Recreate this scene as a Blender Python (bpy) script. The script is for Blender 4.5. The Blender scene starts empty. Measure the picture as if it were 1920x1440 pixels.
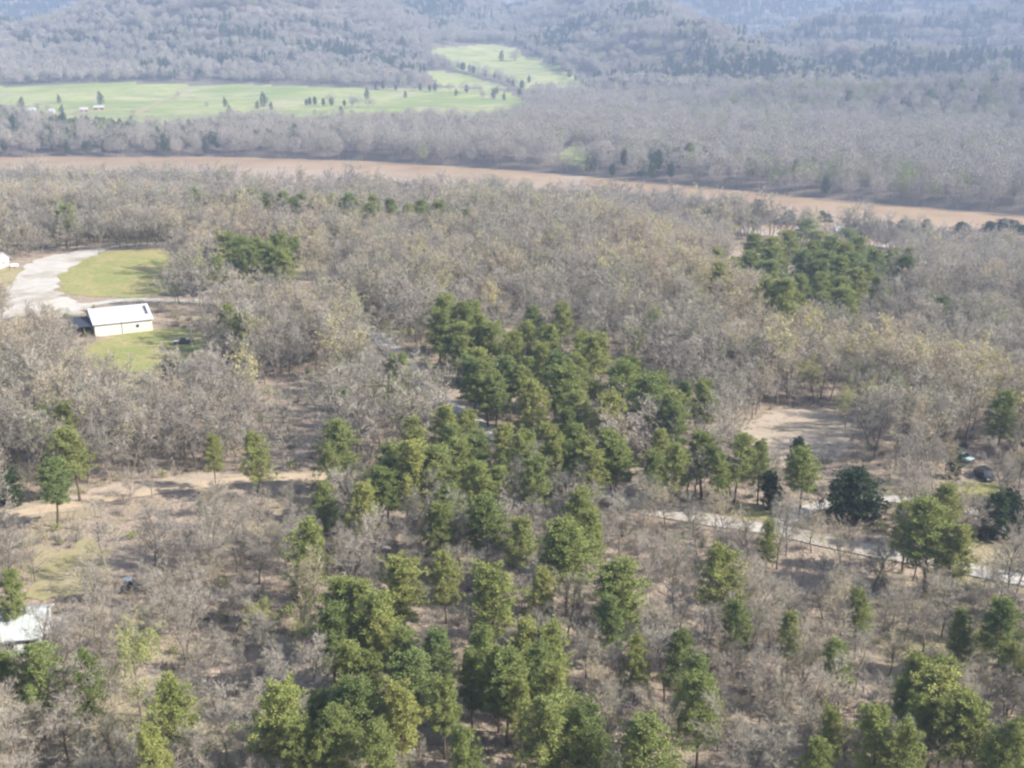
import bpy, math, random
import numpy as np
from mathutils import Vector

random.seed(7)
rng = np.random.default_rng(7)
sc = bpy.context.scene
COL = sc.collection
CAMZ = 124.0
PITCH = 16.93
FPX = 2300.0            # focal length in pixels of the 1920 wide photo

# ---------------------------------------------------------------- camera, sky, sun, exposure
cam_d = bpy.data.cameras.new('camera')
cam_d.sensor_width = 36.0
cam_d.lens = 36.0 * FPX / 1920
cam_d.clip_start = 1.0
cam_d.clip_end = 40000.0
cam = bpy.data.objects.new('camera', cam_d)
cam.location = (0, 0, CAMZ)
cam.rotation_euler = (math.radians(90 - PITCH), 0, 0)
COL.objects.link(cam)
sc.camera = cam

SUN_EL = math.radians(34)
SUN_AZ = math.radians(102)          # clockwise from +Y (the view direction): the sun stands to the right, a touch behind
w = bpy.data.worlds.new('World')
sc.world = w
w.use_nodes = True
nt = w.node_tree
bg = nt.nodes['Background']
sky = nt.nodes.new('ShaderNodeTexSky')
sky.sky_type = 'NISHITA'
sky.sun_disc = False
sky.sun_elevation = SUN_EL
sky.sun_rotation = SUN_AZ
sky.air_density = 1.2
sky.dust_density = 2.0
nt.links.new(sky.outputs[0], bg.inputs[0])
bg.inputs[1].default_value = 0.07

sun_d = bpy.data.lights.new('sun', 'SUN')
sun_d.energy = 5.0
sun_d.angle = math.radians(0.5)
sun_d.color = (1.0, 0.95, 0.87)
sun = bpy.data.objects.new('sun', sun_d)
sdir = Vector((math.sin(SUN_AZ) * math.cos(SUN_EL), math.cos(SUN_AZ) * math.cos(SUN_EL), math.sin(SUN_EL)))
sun.rotation_euler = sdir.to_track_quat('Z', 'Y').to_euler()
sun.location = (200, -50, 400)
COL.objects.link(sun)

sc.view_settings.view_transform = 'Standard'
sc.view_settings.look = 'None'
sc.view_settings.exposure = 1.44
sc.view_settings.gamma = 1.0
cy = sc.cycles
cy.max_bounces = 5
cy.diffuse_bounces = 2
cy.glossy_bounces = 2
cy.transmission_bounces = 2
cy.volume_bounces = 1
cy.pixel_filter_type = 'BLACKMAN_HARRIS'
cy.filter_width = 2.3

# ---------------------------------------------------------------- terrain
def vnoise(x, y, s, seed=0):
    x = np.asarray(x, float) / s + seed * 17.31; y = np.asarray(y, float) / s + seed * 9.77
    xi = np.floor(x); yi = np.floor(y); fx = x - xi; fy = y - yi
    fx = fx * fx * (3 - 2 * fx); fy = fy * fy * (3 - 2 * fy)
    def h(a, b):
        v = np.sin(a * 127.1 + b * 311.7 + seed * 74.7) * 43758.5453
        return v - np.floor(v)
    return (h(xi, yi) * (1 - fx) + h(xi + 1, yi) * fx) * (1 - fy) + (h(xi, yi + 1) * (1 - fx) + h(xi + 1, yi + 1) * fx) * fy - 0.5

def sst(a, b, x):
    t = np.clip((x - a) / (b - a), 0, 1)
    return t * t * (3 - 2 * t)

FARX = [-3000, -1500, -800, -449, -262, -118, 17, 133, 199, 259, 321, 500, 900, 2500]
FARY = [1200, 1130, 1095, 1087, 1087, 1055, 984, 901, 847, 804, 765, 650, 420, -300]
NEAX = [-3000, -1500, -600, -331, -193, -88, 13, 104, 156, 206, 258, 450, 850, 2500]
NEAY = [930, 880, 850, 828, 825, 808, 765, 730, 690, 662, 638, 530, 300, -420]

def crest_y(x): return np.interp(x, [40, 55, 76, 85, 106, 140, 300], [395, 365, 315, 275, 245, 225, 190])
def far_y(x): return np.interp(x, FARX, FARY)
def near_y(x): return np.interp(x, NEAX, NEAY)

def ridge(x, y, x0, y0, h0, x1, y1, h1, wd):
    dx, dy = x1 - x0, y1 - y0
    t = np.clip(((x - x0) * dx + (y - y0) * dy) / (dx * dx + dy * dy), 0, 1)
    d2 = (x - x0 - t * dx) ** 2 + (y - y0 - t * dy) ** 2
    return (h0 + t * (h1 - h0)) * np.exp(-d2 / (wd * wd))

def hA_(x, y):
    ra = np.sqrt(((x + 528) / np.where(x < -528, 345.0, 290.0)) ** 2 + ((y - 2650) / 430) ** 2)
    return 142 * np.exp(-ra ** 2.5)

def hgt(x, y):
    x = np.asarray(x, float); y = np.asarray(y, float)
    ny = near_y(x); fy = far_y(x)
    s = (ny - y) * 0.9
    L = np.interp(x, [-400, 0, 150, 300, 600], [320, 265, 250, 240, 200])
    z = 6 + 34 * sst(0, 1, (s - 30) / L)
    cr = crest_y(x)
    z = z - 9 * sst(4, 50, y - cr) * sst(42, 68, x) * sst(0, 1, s / 120)
    z = z + 1.5 * sst(28, 5, np.abs(y - cr + 8)) * sst(42, 68, x) * sst(300, 160, x)
    und = 2.4 * vnoise(x, y, 60, 1) + 1.0 * vnoise(x, y, 22, 2)
    z = z + und * sst(0, 60, s)
    # far side
    d = y - fy
    zf = 5 + 0.005 * d + 4 * vnoise(x, y, 160, 3) * sst(20, 200, d)
    zf = zf + (48 - 26 * sst(250, 600, x)) * sst(1650, 2600, y)
    sx = np.where(x < -528, 345.0, 290.0)
    ra = np.sqrt(((x + 528) / sx) ** 2 + ((y - 2650) / 430) ** 2)
    hA = 142 * np.exp(-ra ** 2.5)
    rb = np.sqrt(((x + 165) / 200) ** 2 + ((y - 3250) / 290) ** 2)
    hills = [hA, 92 * np.exp(-rb ** 2.6),
             ridge(x, y, -1900, 4000, 80, -1000, 4200, 112, 240), ridge(x, y, -1500, 3150, 84, -1080, 2700, 24, 120),
             ridge(x, y, 110, 3300, 86, 214, 2700, 60, 175), ridge(x, y, 214, 2700, 60, 290, 2100, 46, 140), ridge(x, y, 290, 2100, 46, 385, 1700, 18, 115),
             ridge(x, y, 480, 3700, 96, 1150, 3500, 96, 200),
             ridge(x, y, 640, 2500, 62, 1050, 2350, 96, 130), ridge(x, y, 520, 1950, 44, 900, 1650, 52, 100), ridge(x, y, 300, 1480, 20, 700, 1230, 34, 75), ridge(x, y, 120, 1750, 10, 330, 1560, 16, 70),
             ridge(x, y, 1000, 3100, 110, 1700, 2900, 130, 260)]
    q = sum(np.power(np.maximum(a, 0), 3) for a in hills) ** (1 / 3.)
    q = q + 760 * sst(4300, 7400, y + 500 * vnoise(x, y, 900, 5))
    rel = sst(6, 60, q) * (1 - .85 * sst(12, 60, hA))
    rr = 1 - np.abs(2 * vnoise(x + 0.3 * y, y, 300, 6))
    r2 = 1 - np.abs(2 * vnoise(x, y, 140, 7))
    q = q + rel * (34 * (rr - .5) + 14 * (r2 - .5))
    zf = zf + q
    zr = -3.0
    out = np.where(y < ny, np.where(s < 30, -3 + 9 * np.clip(s / 30, 0, 1), z), np.where(d < 0, zr, np.where(d < 36, -3 + 8 * d / 36, np.maximum(zf, 5))))
    return out

CP, SP = math.cos(math.radians(PITCH)), math.sin(math.radians(PITCH))
TT = 25 * np.exp(np.linspace(0, math.log(9000 / 25), 2600))
def ray(u, v):
    a = (u - 960) / FPX; b = (720 - v) / FPX
    return a, CP + b * SP, -SP + b * CP
def hit(u, v, up=0.0):
    """world point where the line of sight through a point of the photo meets the ground (or a level above it)"""
    a, dy, dz = ray(u, v)
    xs = a * TT; ys = dy * TT; zs = CAMZ + dz * TT
    g = hgt(xs, ys) + up
    k = np.argmax(zs < g)
    if not (zs < g).any(): return None
    if k:
        d0 = zs[k-1] - g[k-1]; d1 = g[k] - zs[k]
        t = TT[k-1] + (TT[k] - TT[k-1]) * d0 / (d0 + d1)
    else: t = TT[0]
    return float(a * t), float(dy * t), float(hgt(a * t, dy * t)), float(t)
def proj(x, y, z):
    zz = z - CAMZ
    dep = y * CP - zz * SP
    up = y * SP + zz * CP
    return 960 + FPX * x / dep, 720 - FPX * up / dep, dep

def poly_hit(pts):
    return np.array([hit(u, v)[:2] for u, v in pts])
def smooth_poly(P, n=3):
    for _ in range(n):
        Q = np.roll(P, -1, 0)
        P = np.stack([0.75 * P + 0.25 * Q, 0.25 * P + 0.75 * Q], 1).reshape(-1, 2)
    return P
def inside(P, x, y):
    x = np.asarray(x, float); y = np.asarray(y, float)
    r = np.zeros(x.shape, bool)
    for i in range(len(P)):
        x0, y0 = P[i - 1]; x1, y1 = P[i]
        c = ((y0 > y) != (y1 > y)) & (x < (x1 - x0) * (y - y0) / (y1 - y0 + 1e-12) + x0)
        r ^= c
    return r
def dist_line(P, x, y):
    best = np.full(np.shape(x), 1e9)
    for i in range(len(P) - 1):
        x0, y0 = P[i]; dx, dy = P[i+1] - P[i]
        t = np.clip(((x - x0) * dx + (y - y0) * dy) / (dx * dx + dy * dy), 0, 1)
        best = np.minimum(best, np.hypot(x - x0 - t * dx, y - y0 - t * dy))
    return best

# ---------------------------------------------------------------- mesh and object helpers
def new_mesh(name, V, F, mats, attr=None, smooth=False, midx=None):
    me = bpy.data.meshes.new(name)
    V = np.asarray(V, np.float32)
    F = [np.asarray(f) for f in F] if isinstance(F, list) else F
    if isinstance(F, np.ndarray):
        n, k = F.shape
        me.vertices.add(len(V)); me.vertices.foreach_set('co', V.ravel())
        me.loops.add(n * k); me.loops.foreach_set('vertex_index', F.astype(np.int32).ravel())
        me.polygons.add(n)
        me.polygons.foreach_set('loop_start', np.arange(0, n * k, k, dtype=np.int32))
        me.polygons.foreach_set('loop_total', np.full(n, k, np.int32))
    else:
        me.from_pydata([tuple(map(float, v)) for v in V], [], [tuple(int(i) for i in f) for f in F])
    for m in (mats if isinstance(mats, (list, tuple)) else [mats]): me.materials.append(m)
    if midx is not None: me.polygons.foreach_set('material_index', np.asarray(midx, np.int32))
    if smooth: me.polygons.foreach_set('use_smooth', np.ones(len(me.polygons), bool))
    me.update(); me.validate()
    return me
def link(name, me, parent=None, loc=None):
    o = bpy.data.objects.new(name, me)
    COL.objects.link(o)
    if parent: o.parent = parent
    if loc: o.location = loc
    return o
def tag(o, label=None, cat=None, group=None, kind=None):
    if label: o['label'] = label
    if cat: o['category'] = cat
    if group: o['group'] = group
    if kind: o['kind'] = kind
    return o
def empty(name, loc, rz=0.0):
    o = bpy.data.objects.new(name, None)
    o.empty_display_size = 0.5
    COL.objects.link(o); o.location = loc; o.rotation_euler = (0, 0, rz)
    return o

class MB:
    def __init__(s): s.V = []; s.F = []
    def add(s, V, F):
        n = len(s.V); s.V += [tuple(v) for v in V]; s.F += [tuple(i + n for i in f) for f in F]; return s
    def box(s, x0, x1, y0, y1, z0, z1):
        return s.add([(x0,y0,z0),(x1,y0,z0),(x1,y1,z0),(x0,y1,z0),(x0,y0,z1),(x1,y0,z1),(x1,y1,z1),(x0,y1,z1)],
                     [(0,3,2,1),(4,5,6,7),(0,1,5,4),(1,2,6,5),(2,3,7,6),(3,0,4,7)])
    def prism(s, prof, y0, y1, axis='y'):
        """profile of (a, z) points extruded along y (or x)"""
        n = len(prof)
        f = (lambda a, z, t: (a, t, z)) if axis == 'y' else (lambda a, z, t: (t, a, z))
        V = [f(a, z, y0) for a, z in prof] + [f(a, z, y1) for a, z in prof]
        F = [tuple(range(n)), tuple(range(2*n-1, n-1, -1))] + [(i, i + n, (i+1) % n + n, (i+1) % n) for i in range(n)]
        return s.add(V, F)
    def cyl(s, c, r, h, axis='z', n=14, r2=None):
        r2 = r if r2 is None else r2
        V = []
        for k, rr in ((0, r), (1, r2)):
            for i in range(n):
                a = 2 * math.pi * i / n; p, q = rr * math.cos(a), rr * math.sin(a)
                V.append({'z': (c[0]+p, c[1]+q, c[2]+k*h), 'x': (c[0]+k*h, c[1]+p, c[2]+q), 'y': (c[0]+p, c[1]+k*h, c[2]+q)}[axis])
        F = [tuple(range(n)), tuple(range(n, 2*n))] + [(i, (i+1) % n, (i+1) % n + n, i + n) for i in range(n)]
        return s.add(V, F)
    def build(s, name, mat, parent=None, bevel=0.0):
        me = new_mesh(name, s.V, s.F, mat)
        import bmesh
        b = bmesh.new(); b.from_mesh(me); bmesh.ops.recalc_face_normals(b, faces=b.faces); b.to_mesh(me); b.free()
        o = link(name, me, parent)
        if bevel:
            m = o.modifiers.new('bevel', 'BEVEL'); m.width = bevel; m.segments = 2; m.limit_method = 'ANGLE'
        return o

# ---------------------------------------------------------------- materials
def mat(name, col, rough=0.8, metal=0.0, noise=None, rnd=None, trans=0.0, spec=0.3, bump=0.0):
    """col: colour; noise: [(scale, colour2, lo, hi, coords)] blended in; rnd: list of colours chosen per object"""
    m = bpy.data.materials.new(name); m.use_nodes = True
    t = m.node_tree; N = t.nodes; Lk = t.links
    b = N['Principled BSDF']
    b.inputs['Roughness'].default_value = rough
    b.inputs['Metallic'].default_value = metal
    b.inputs['Specular IOR Level'].default_value = spec
    src = None
    if rnd:
        oi = N.new('ShaderNodeObjectInfo'); rp = N.new('ShaderNodeValToRGB')
        rp.color_ramp.elements[0].color = (*rnd[0], 1); rp.color_ramp.elements[1].color = (*rnd[-1], 1)
        for i, c in enumerate(rnd[1:-1], 1):
            e = rp.color_ramp.elements.new(i / (len(rnd) - 1)); e.color = (*c, 1)
        Lk.new(oi.outputs['Random'], rp.inputs[0]); src = rp.outputs[0]
    else:
        r = N.new('ShaderNodeRGB'); r.outputs[0].default_value = (*col, 1); src = r.outputs[0]
    geo = N.new('ShaderNodeNewGeometry')
    for (scl, c2, lo, hi) in (noise or []):
        nz = N.new('ShaderNodeTexNoise'); nz.inputs['Scale'].default_value = scl; nz.inputs['Detail'].default_value = 5; nz.inputs['Roughness'].default_value = .65
        Lk.new(geo.outputs['Position'], nz.inputs['Vector'])
        mr = N.new('ShaderNodeMapRange'); mr.inputs['From Min'].default_value = lo; mr.inputs['From Max'].default_value = hi
        Lk.new(nz.outputs[0], mr.inputs[0])
        mx = N.new('ShaderNodeMix'); mx.data_type = 'RGBA'
        Lk.new(mr.outputs[0], mx.inputs[0]); Lk.new(src, mx.inputs[6]); mx.inputs[7].default_value = (*c2, 1)
        src = mx.outputs[2]
    Lk.new(src, b.inputs['Base Color'])
    if bump:
        nz = N.new('ShaderNodeTexNoise'); nz.inputs['Scale'].default_value = 1.5; nz.inputs['Detail'].default_value = 4
        Lk.new(geo.outputs['Position'], nz.inputs['Vector'])
        bp = N.new('ShaderNodeBump'); bp.inputs['Strength'].default_value = bump; bp.inputs['Distance'].default_value = 0.4
        Lk.new(nz.outputs[0], bp.inputs['Height']); Lk.new(bp.outputs[0], b.inputs['Normal'])
    if trans:
        tr = N.new('ShaderNodeBsdfTranslucent'); ms = N.new('ShaderNodeMixShader'); ms.inputs[0].default_value = trans
        Lk.new(src, tr.inputs[0]); Lk.new(b.outputs[0], ms.inputs[1]); Lk.new(tr.outputs[0], ms.inputs[2])
        Lk.new(ms.outputs[0], N['Material Output'].inputs[0])
    return m

M = {}
M['litter'] = mat('leaf_litter', (.295, .235, .18), .95, noise=[(.05, (.26, .215, .155), .4, .65), (.3, (.36, .285, .23), .45, .65), (.9, (.20, .15, .105), .5, .68), (3.5, (.15, .105, .075), .55, .72), (.02, (.25, .225, .125), .52, .66)], spec=.1, bump=.8)
M['lawn'] = mat('lawn_grass', (.215, .225, .08), .95, noise=[(.09, (.31, .265, .125), .4, .62), (.3, (.34, .26, .16), .56, .7), (.8, (.15, .175, .05), .5, .75)], spec=.1, bump=.3)
M['verge'] = mat('verge_grass', (.27, .24, .12), .95, noise=[(.15, (.33, .27, .17), .4, .6), (.9, (.16, .165, .07), .5, .75)], spec=.1, bump=.3)
M['gravel'] = mat('gravel', (.40, .37, .33), .95, noise=[(.2, (.47, .44, .395), .4, .65), (.06, (.30, .265, .21), .48, .62), (2.5, (.24, .215, .18), .55, .75)], spec=.1)
M['dirt'] = mat('dirt', (.44, .34, .24), .95, noise=[(.2, (.36, .28, .19), .4, .65), (1.2, (.50, .41, .30), .5, .75)], spec=.1, bump=.3)
M['clearing'] = mat('dry_clearing', (.38, .305, .24), .95, noise=[(.12, (.30, .25, .175), .4, .6), (.9, (.44, .36, .29), .5, .7), (.35, (.24, .18, .13), .54, .68)], spec=.1, bump=.3)
M['meadow'] = mat('meadow_grass', (.19, .235, .07), .95, noise=[(.005, (.33, .31, .16), .42, .58), (.022, (.17, .21, .065), .48, .64), (.0035, (.30, .32, .12), .5, .62), (.012, (.31, .27, .18), .56, .66), (.05, (.20, .21, .09), .5, .7)], spec=.1)
M['tilled'] = mat('tilled_soil', (.22, .13, .09), .95, noise=[(.02, (.27, .19, .12), .4, .65)], spec=.1)
M['far_floor'] = mat('forest_floor', (.15, .125, .10), .95, spec=.1)
M['bark'] = mat('bark', (.13, .105, .085), .9, rnd=[(.12, .10, .085), (.17, .145, .12), (.22, .19, .16)], spec=.1)
M['pine_bark'] = mat('pine_bark', (.11, .075, .055), .9, rnd=[(.085, .06, .045), (.14, .095, .07)], spec=.1)
M['twig_grey'] = mat('grey_twigs', (.3,.27,.24), .9, rnd=[(.29, .26, .22), (.36, .32, .27), (.42, .375, .32), (.33, .31, .245), (.24, .215, .19)], trans=.25, spec=.1)
M['twig_tan'] = mat('tan_twigs', (.3,.27,.24), .9, rnd=[(.42, .36, .25), (.47, .405, .285), (.41, .36, .27), (.47, .385, .29), (.39, .36, .235)], trans=.25, spec=.1)
M['twig_bud'] = mat('budding_twigs', (.3,.27,.24), .9, rnd=[(.45, .42, .22), (.50, .44, .24), (.42, .41, .19), (.47, .385, .22)], trans=.3, spec=.1)
M['leaf_new'] = mat('new_leaves', (.3,.27,.24), .8, rnd=[(.27, .33, .08), (.34, .38, .12), (.24, .30, .09)], trans=.4, spec=.15)
M['leaf_ochre'] = mat('ochre_buds', (.3,.27,.24), .8, rnd=[(.44, .38, .20), (.48, .40, .24), (.42, .39, .18)], trans=.3, spec=.1)
M['needle'] = mat('pine_needles', (.09,.12,.04), .75, rnd=[(.135, .17, .055), (.24, .265, .082), (.185, .22, .068), (.285, .29, .092), (.155, .20, .07), (.225, .25, .077)], trans=.2, spec=.15)
M['cedar'] = mat('cedar_foliage', (.05,.075,.03), .8, rnd=[(.04, .065, .028), (.055, .08, .035)], trans=.15, spec=.15)
M['far_twig'] = mat('far_twigs', (.25,.22,.2), .9, rnd=[(.26, .235, .205), (.33, .29, .25), (.29, .27, .22), (.36, .32, .28), (.24, .225, .19)], spec=.05)
M['far_pine'] = mat('far_pine', (.06,.08,.04), .9, rnd=[(.05, .07, .035), (.075, .10, .045)], spec=.05)
M['far_green'] = mat('far_green', (.2,.24,.1), .9, rnd=[(.22, .25, .10), (.26, .26, .13)], spec=.05)

# ---------------------------------------------------------------- ground
ang = np.radians(np.concatenate([np.arange(-180, -36, 4.0), np.arange(-36, 36, 0.2), np.arange(36, 180.1, 4.0)]))
rad = np.concatenate([4 * np.exp(np.arange(0, math.log(600 / 4), 0.0125)), np.arange(600, 1300, 4.0), 1300 * np.exp(np.arange(0, math.log(12500 / 1300), 0.0125))])
A, R = np.meshgrid(ang, rad)
GX = R * np.sin(A); GY = R * np.cos(A)
# keep the world behind the camera simple: the terrace goes on
GZ = np.where(GY > -50, hgt(GX, GY), hgt(GX * 0, GX * 0 + 20))
nR, nA = GX.shape
GV = np.stack([GX, GY, GZ], -1).reshape(-1, 3)
i, j = np.meshgrid(np.arange(nR - 1), np.arange(nA - 1), indexing='ij')
q = (i * nA + j).ravel()
GF = np.stack([q, q + 1, q + nA + 1, q + nA], -1)
GC = GV[GF].mean(1)

# layout, read off the photo and laid on the ground
PM = {}
PM['meadow'] = [poly_hit([(0,163),(120,160),(300,155),(500,161),(660,168),(800,166),(940,170),(990,190),(985,222),(930,240),(800,236),(690,240),(600,246),(480,236),(330,254),(230,250),(150,246),(60,226),(0,214),(-150,206),(-150,163)])]
PM['valley'] = [poly_hit([(800,100),(850,88),(925,82),(960,88),(985,100),(1040,125),(1090,150),(1120,168),(1085,180),(1030,183),(985,172),(950,150),(890,135),(840,118)]),
                poly_hit([(815,128),(860,140),(930,160),(960,166),(900,168),(815,164),(808,140)]),
                poly_hit([(1065,275),(1110,275),(1130,292),(1100,308),(1070,305)]),
                poly_hit([(1180,208),(1240,208),(1245,218),(1190,220)])]
PM['tilled'] = [poly_hit([(620,218),(700,211),(830,213),(860,222),(720,226),(620,228)])]
def sheet_from_grid(name, polys, m, lift, kind='structure'):
    c = np.zeros(len(GC), bool)
    for P in polys:
        P = smooth_poly(P, 1)
        nz = vnoise(GC[:, 0], GC[:, 1], 60, 11) * 26
        c |= inside(P, GC[:, 0] + nz, GC[:, 1] + nz)
    F = GF[c]
    u, inv = np.unique(F, return_inverse=True)
    V = GV[u] + np.array([0, 0, lift])
    return tag(link(name, new_mesh(name, V, inv.reshape(F.shape), m, smooth=True)), kind=kind)

gm = np.where(GC[:, 1] > far_y(GC[:, 0]) + 10, 1, 0)
g = tag(link('ground', new_mesh('ground', GV, GF, [M['litter'], M['far_floor']], smooth=True, midx=gm)), kind='structure')
tag(sheet_from_grid('meadow', PM['meadow'] + PM['valley'], M['meadow'], 0.25))
tag(sheet_from_grid('tilled_field', PM['tilled'], M['tilled'], 0.5))

# river
xs = np.array(sorted(set(np.linspace(-2900, 2400, 160).tolist())))
V = []; F = []
for k, x in enumerate(xs):
    V += [(x, float(near_y(x)) - 12, 0), (x, float(far_y(x)) + 12, 0)]
    if k: F.append((2*k-2, 2*k, 2*k+1, 2*k-1))
water = mat('muddy_water', (.37, .25, .15), .25, noise=[(.004, (.43, .31, .195), .4, .6), (.03, (.32, .215, .13), .45, .7)], spec=.4, bump=.12)
tag(link('river', new_mesh('river', V, F, water)), kind='structure')

def near_sheet(name, P, m, lift, step=1.6):
    """a sheet draped on the ground inside a smooth outline"""
    import bmesh
    from mathutils.geometry import delaunay_2d_cdt
    P = np.asarray(P)
    pts = [Vector((float(a), float(b))) for a, b in P]
    x0, y0 = P.min(0); x1, y1 = P.max(0)
    gx, gy = np.meshgrid(np.arange(x0, x1, step), np.arange(y0, y1, step))
    gx = gx.ravel() + rng.uniform(-.2, .2, gx.size); gy = gy.ravel() + rng.uniform(-.2, .2, gy.size)
    k = inside(P, gx, gy)
    pts += [Vector((float(a), float(b))) for a, b in zip(gx[k], gy[k])]
    n = len(P)
    res = delaunay_2d_cdt(pts, [], [list(range(n))], 1, 1e-4)
    V2 = np.array([(v.x, v.y) for v in res[0]])
    Z = hgt(V2[:, 0], V2[:, 1]) + lift
    me = new_mesh(name, np.column_stack([V2, Z]), list(res[2]), m, smooth=True)
    return tag(link(name, me), kind='structure')
def strip(pts, wd):
    P = np.asarray(pts, float)
    for _ in range(3):
        Q = np.stack([.75 * P[:-1] + .25 * P[1:], .25 * P[:-1] + .75 * P[1:]], 1).reshape(-1, 2)
        P = np.vstack([P[:1], Q, P[-1:]])
    T = np.gradient(P, axis=0); T /= np.linalg.norm(T, axis=1)[:, None] + 1e-9
    Nn = np.column_stack([-T[:, 1], T[:, 0]])
    wv = wd * (1 + .22 * vnoise(P[:, 0] * 3, P[:, 1] * 3, 14, 4))[:, None] / 2
    return np.vstack([P + Nn * wv, (P - Nn * wv)[::-1]]), P

LINES = {}
def road(name, px, wd, m, lift, keep):
    P, c = strip(poly_hit(px), wd)
    LINES[name + str(len(LINES))] = (c, keep)
    return near_sheet(name, P, m, lift)
AREAS = []
def area(name, px, m, lift, n=2):
    P = smooth_poly(poly_hit(px), n)
    P = np.concatenate([P[k_-1] + (P[k_] - P[k_-1]) * np.linspace(0, 1, 5)[1:, None] for k_ in range(len(P))])
    P = P + np.column_stack([vnoise(P[:, 0], P[:, 1], 2.6, 31), vnoise(P[:, 0], P[:, 1], 2.6, 32)]) * 3.2
    AREAS.append(P)
    return near_sheet(name, P, m, lift, 2.2)
area('lawn', [(112,520),(130,495),(175,476),(240,468),(310,470),(340,490),(330,520),(350,550),(240,558),(150,556),(115,545)], M['lawn'], .07)
area('lawn', [(165,640),(300,612),(395,622),(390,660),(345,680),(300,700),(200,702),(150,670)], M['lawn'], .07)
area('lawn', [(-80,492),(30,497),(52,515),(40,535),(-10,552),(-80,570)], M['verge'], .07)
area('verge', [(50,1045),(90,1020),(130,1040),(160,1000),(215,1060),(190,1100),(120,1130),(60,1120)], M['verge'], .07)
area('dry_grass', [(-60,955),(60,942),(160,920),(300,897),(430,882),(560,886),(550,898),(420,908),(300,920),(200,940),(80,970),(-60,990)], M['clearing'], .07)
area('lawn', [(1340,950),(1440,945),(1490,958),(1440,980),(1360,975)], M['lawn'], .07)
area('lawn', [(1790,905),(1870,900),(1880,925),(1800,935)], M['lawn'], .07)
area('lawn', [(470,545),(560,540),(640,548),(600,562),(480,566)], M['verge'], .07)
area('dry_clearing', [(1385,800),(1440,772),(1520,765),(1590,778),(1605,820),(1600,860),(1500,868),(1420,860),(1375,835)], M['clearing'], .07)
area('gravel_yard', [(-60,560),(0,545),(35,525),(50,495),(95,478),(185,465),(200,470),(150,490),(105,525),(108,552),(140,565),(180,575),(130,600),(60,590),(-60,610)], M['gravel'], .12, 1)
road('gravel_road', [(150,575),(230,562),(330,566),(450,566),(560,570),(640,590),(700,620),(745,670),(800,735),(900,800),(1000,860),(1100,915),(1200,955),(1350,978),(1480,1000),(1560,1020),(1700,1045),(1900,1085),(2050,1120)], 4.6, M['gravel'], .17, 3.5)
road('gravel_road', [(180,470),(230,460),(300,456),(360,460)], 4.0, M['gravel'], .17, 3)
road('gravel_road', [(1440,1000),(1480,972),(1530,950),(1600,930),(1700,940),(1800,955),(1960,990)], 3.4, M['gravel'], .20, 2.6)
road('dirt_track', [(-60,985),(60,958),(200,935),(330,915),(460,900),(600,892),(720,905)], 3.6, M['dirt'], .10, 3)
road('dirt_track', [(560,700),(620,780),(560,860),(430,905)], 2.5, M['clearing'], .09, 2)

# ---------------------------------------------------------------- tree shapes
def tubes(segs, n):
    """segs: arrays (p0, p1, r0, r1) -> open tapered tubes"""
    P0, P1, R0, R1 = segs
    D = P1 - P0; D /= np.linalg.norm(D, axis=1)[:, None] + 1e-9
    ref = np.where(np.abs(D[:, 2:3]) > .9, np.array([[1., 0, 0]]), np.array([[0, 0, 1.]]))
    U = np.cross(D, ref); U /= np.linalg.norm(U, axis=1)[:, None] + 1e-9
    W = np.cross(D, U)
    a = np.linspace(0, 2 * np.pi, n, endpoint=False)
    c = np.cos(a)[None, :, None]; s = np.sin(a)[None, :, None]
    ring = U[:, None] * c + W[:, None] * s
    A_ = P0[:, None] + ring * R0[:, None, None]; B_ = P1[:, None] + ring * R1[:, None, None]
    V = np.concatenate([A_, B_], 1).reshape(-1, 3)
    base = (np.arange(len(P0)) * 2 * n)[:, None]
    k = np.arange(n); k2 = (k + 1) % n
    F = np.stack([base + k, base + k2, base + k2 + n, base + k + n], -1).reshape(-1, 4)
    return V, F
def slivers(P0, P1, wd, r):
    """thin triangles from P0 to P1"""
    D = P1 - P0; L = np.linalg.norm(D, axis=1)[:, None] + 1e-9
    Q = r.normal(size=D.shape); S = np.cross(D / L, Q); S /= np.linalg.norm(S, axis=1)[:, None] + 1e-9
    wd = np.broadcast_to(wd, (len(P0),))[:, None]
    V = np.stack([P0 - S * wd / 2, P0 + S * wd / 2, P1], 1).reshape(-1, 3)
    return V, np.arange(len(V)).reshape(-1, 3)
def blades(P0, D, L, wd, r):
    """leaf-like triangles starting at P0"""
    D = D / (np.linalg.norm(D, axis=1)[:, None] + 1e-9)
    Q = r.normal(size=D.shape); S = np.cross(D, Q); S /= np.linalg.norm(S, axis=1)[:, None] + 1e-9
    V = np.stack([P0, P0 + D * L * .75 - S * wd, P0 + D * L * .9 + S * wd], 1).reshape(-1, 3)
    return V, np.arange(len(V)).reshape(-1, 3)
def unit(r, n):
    v = r.normal(size=(n, 3)); return v / np.linalg.norm(v, axis=1)[:, None]

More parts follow.
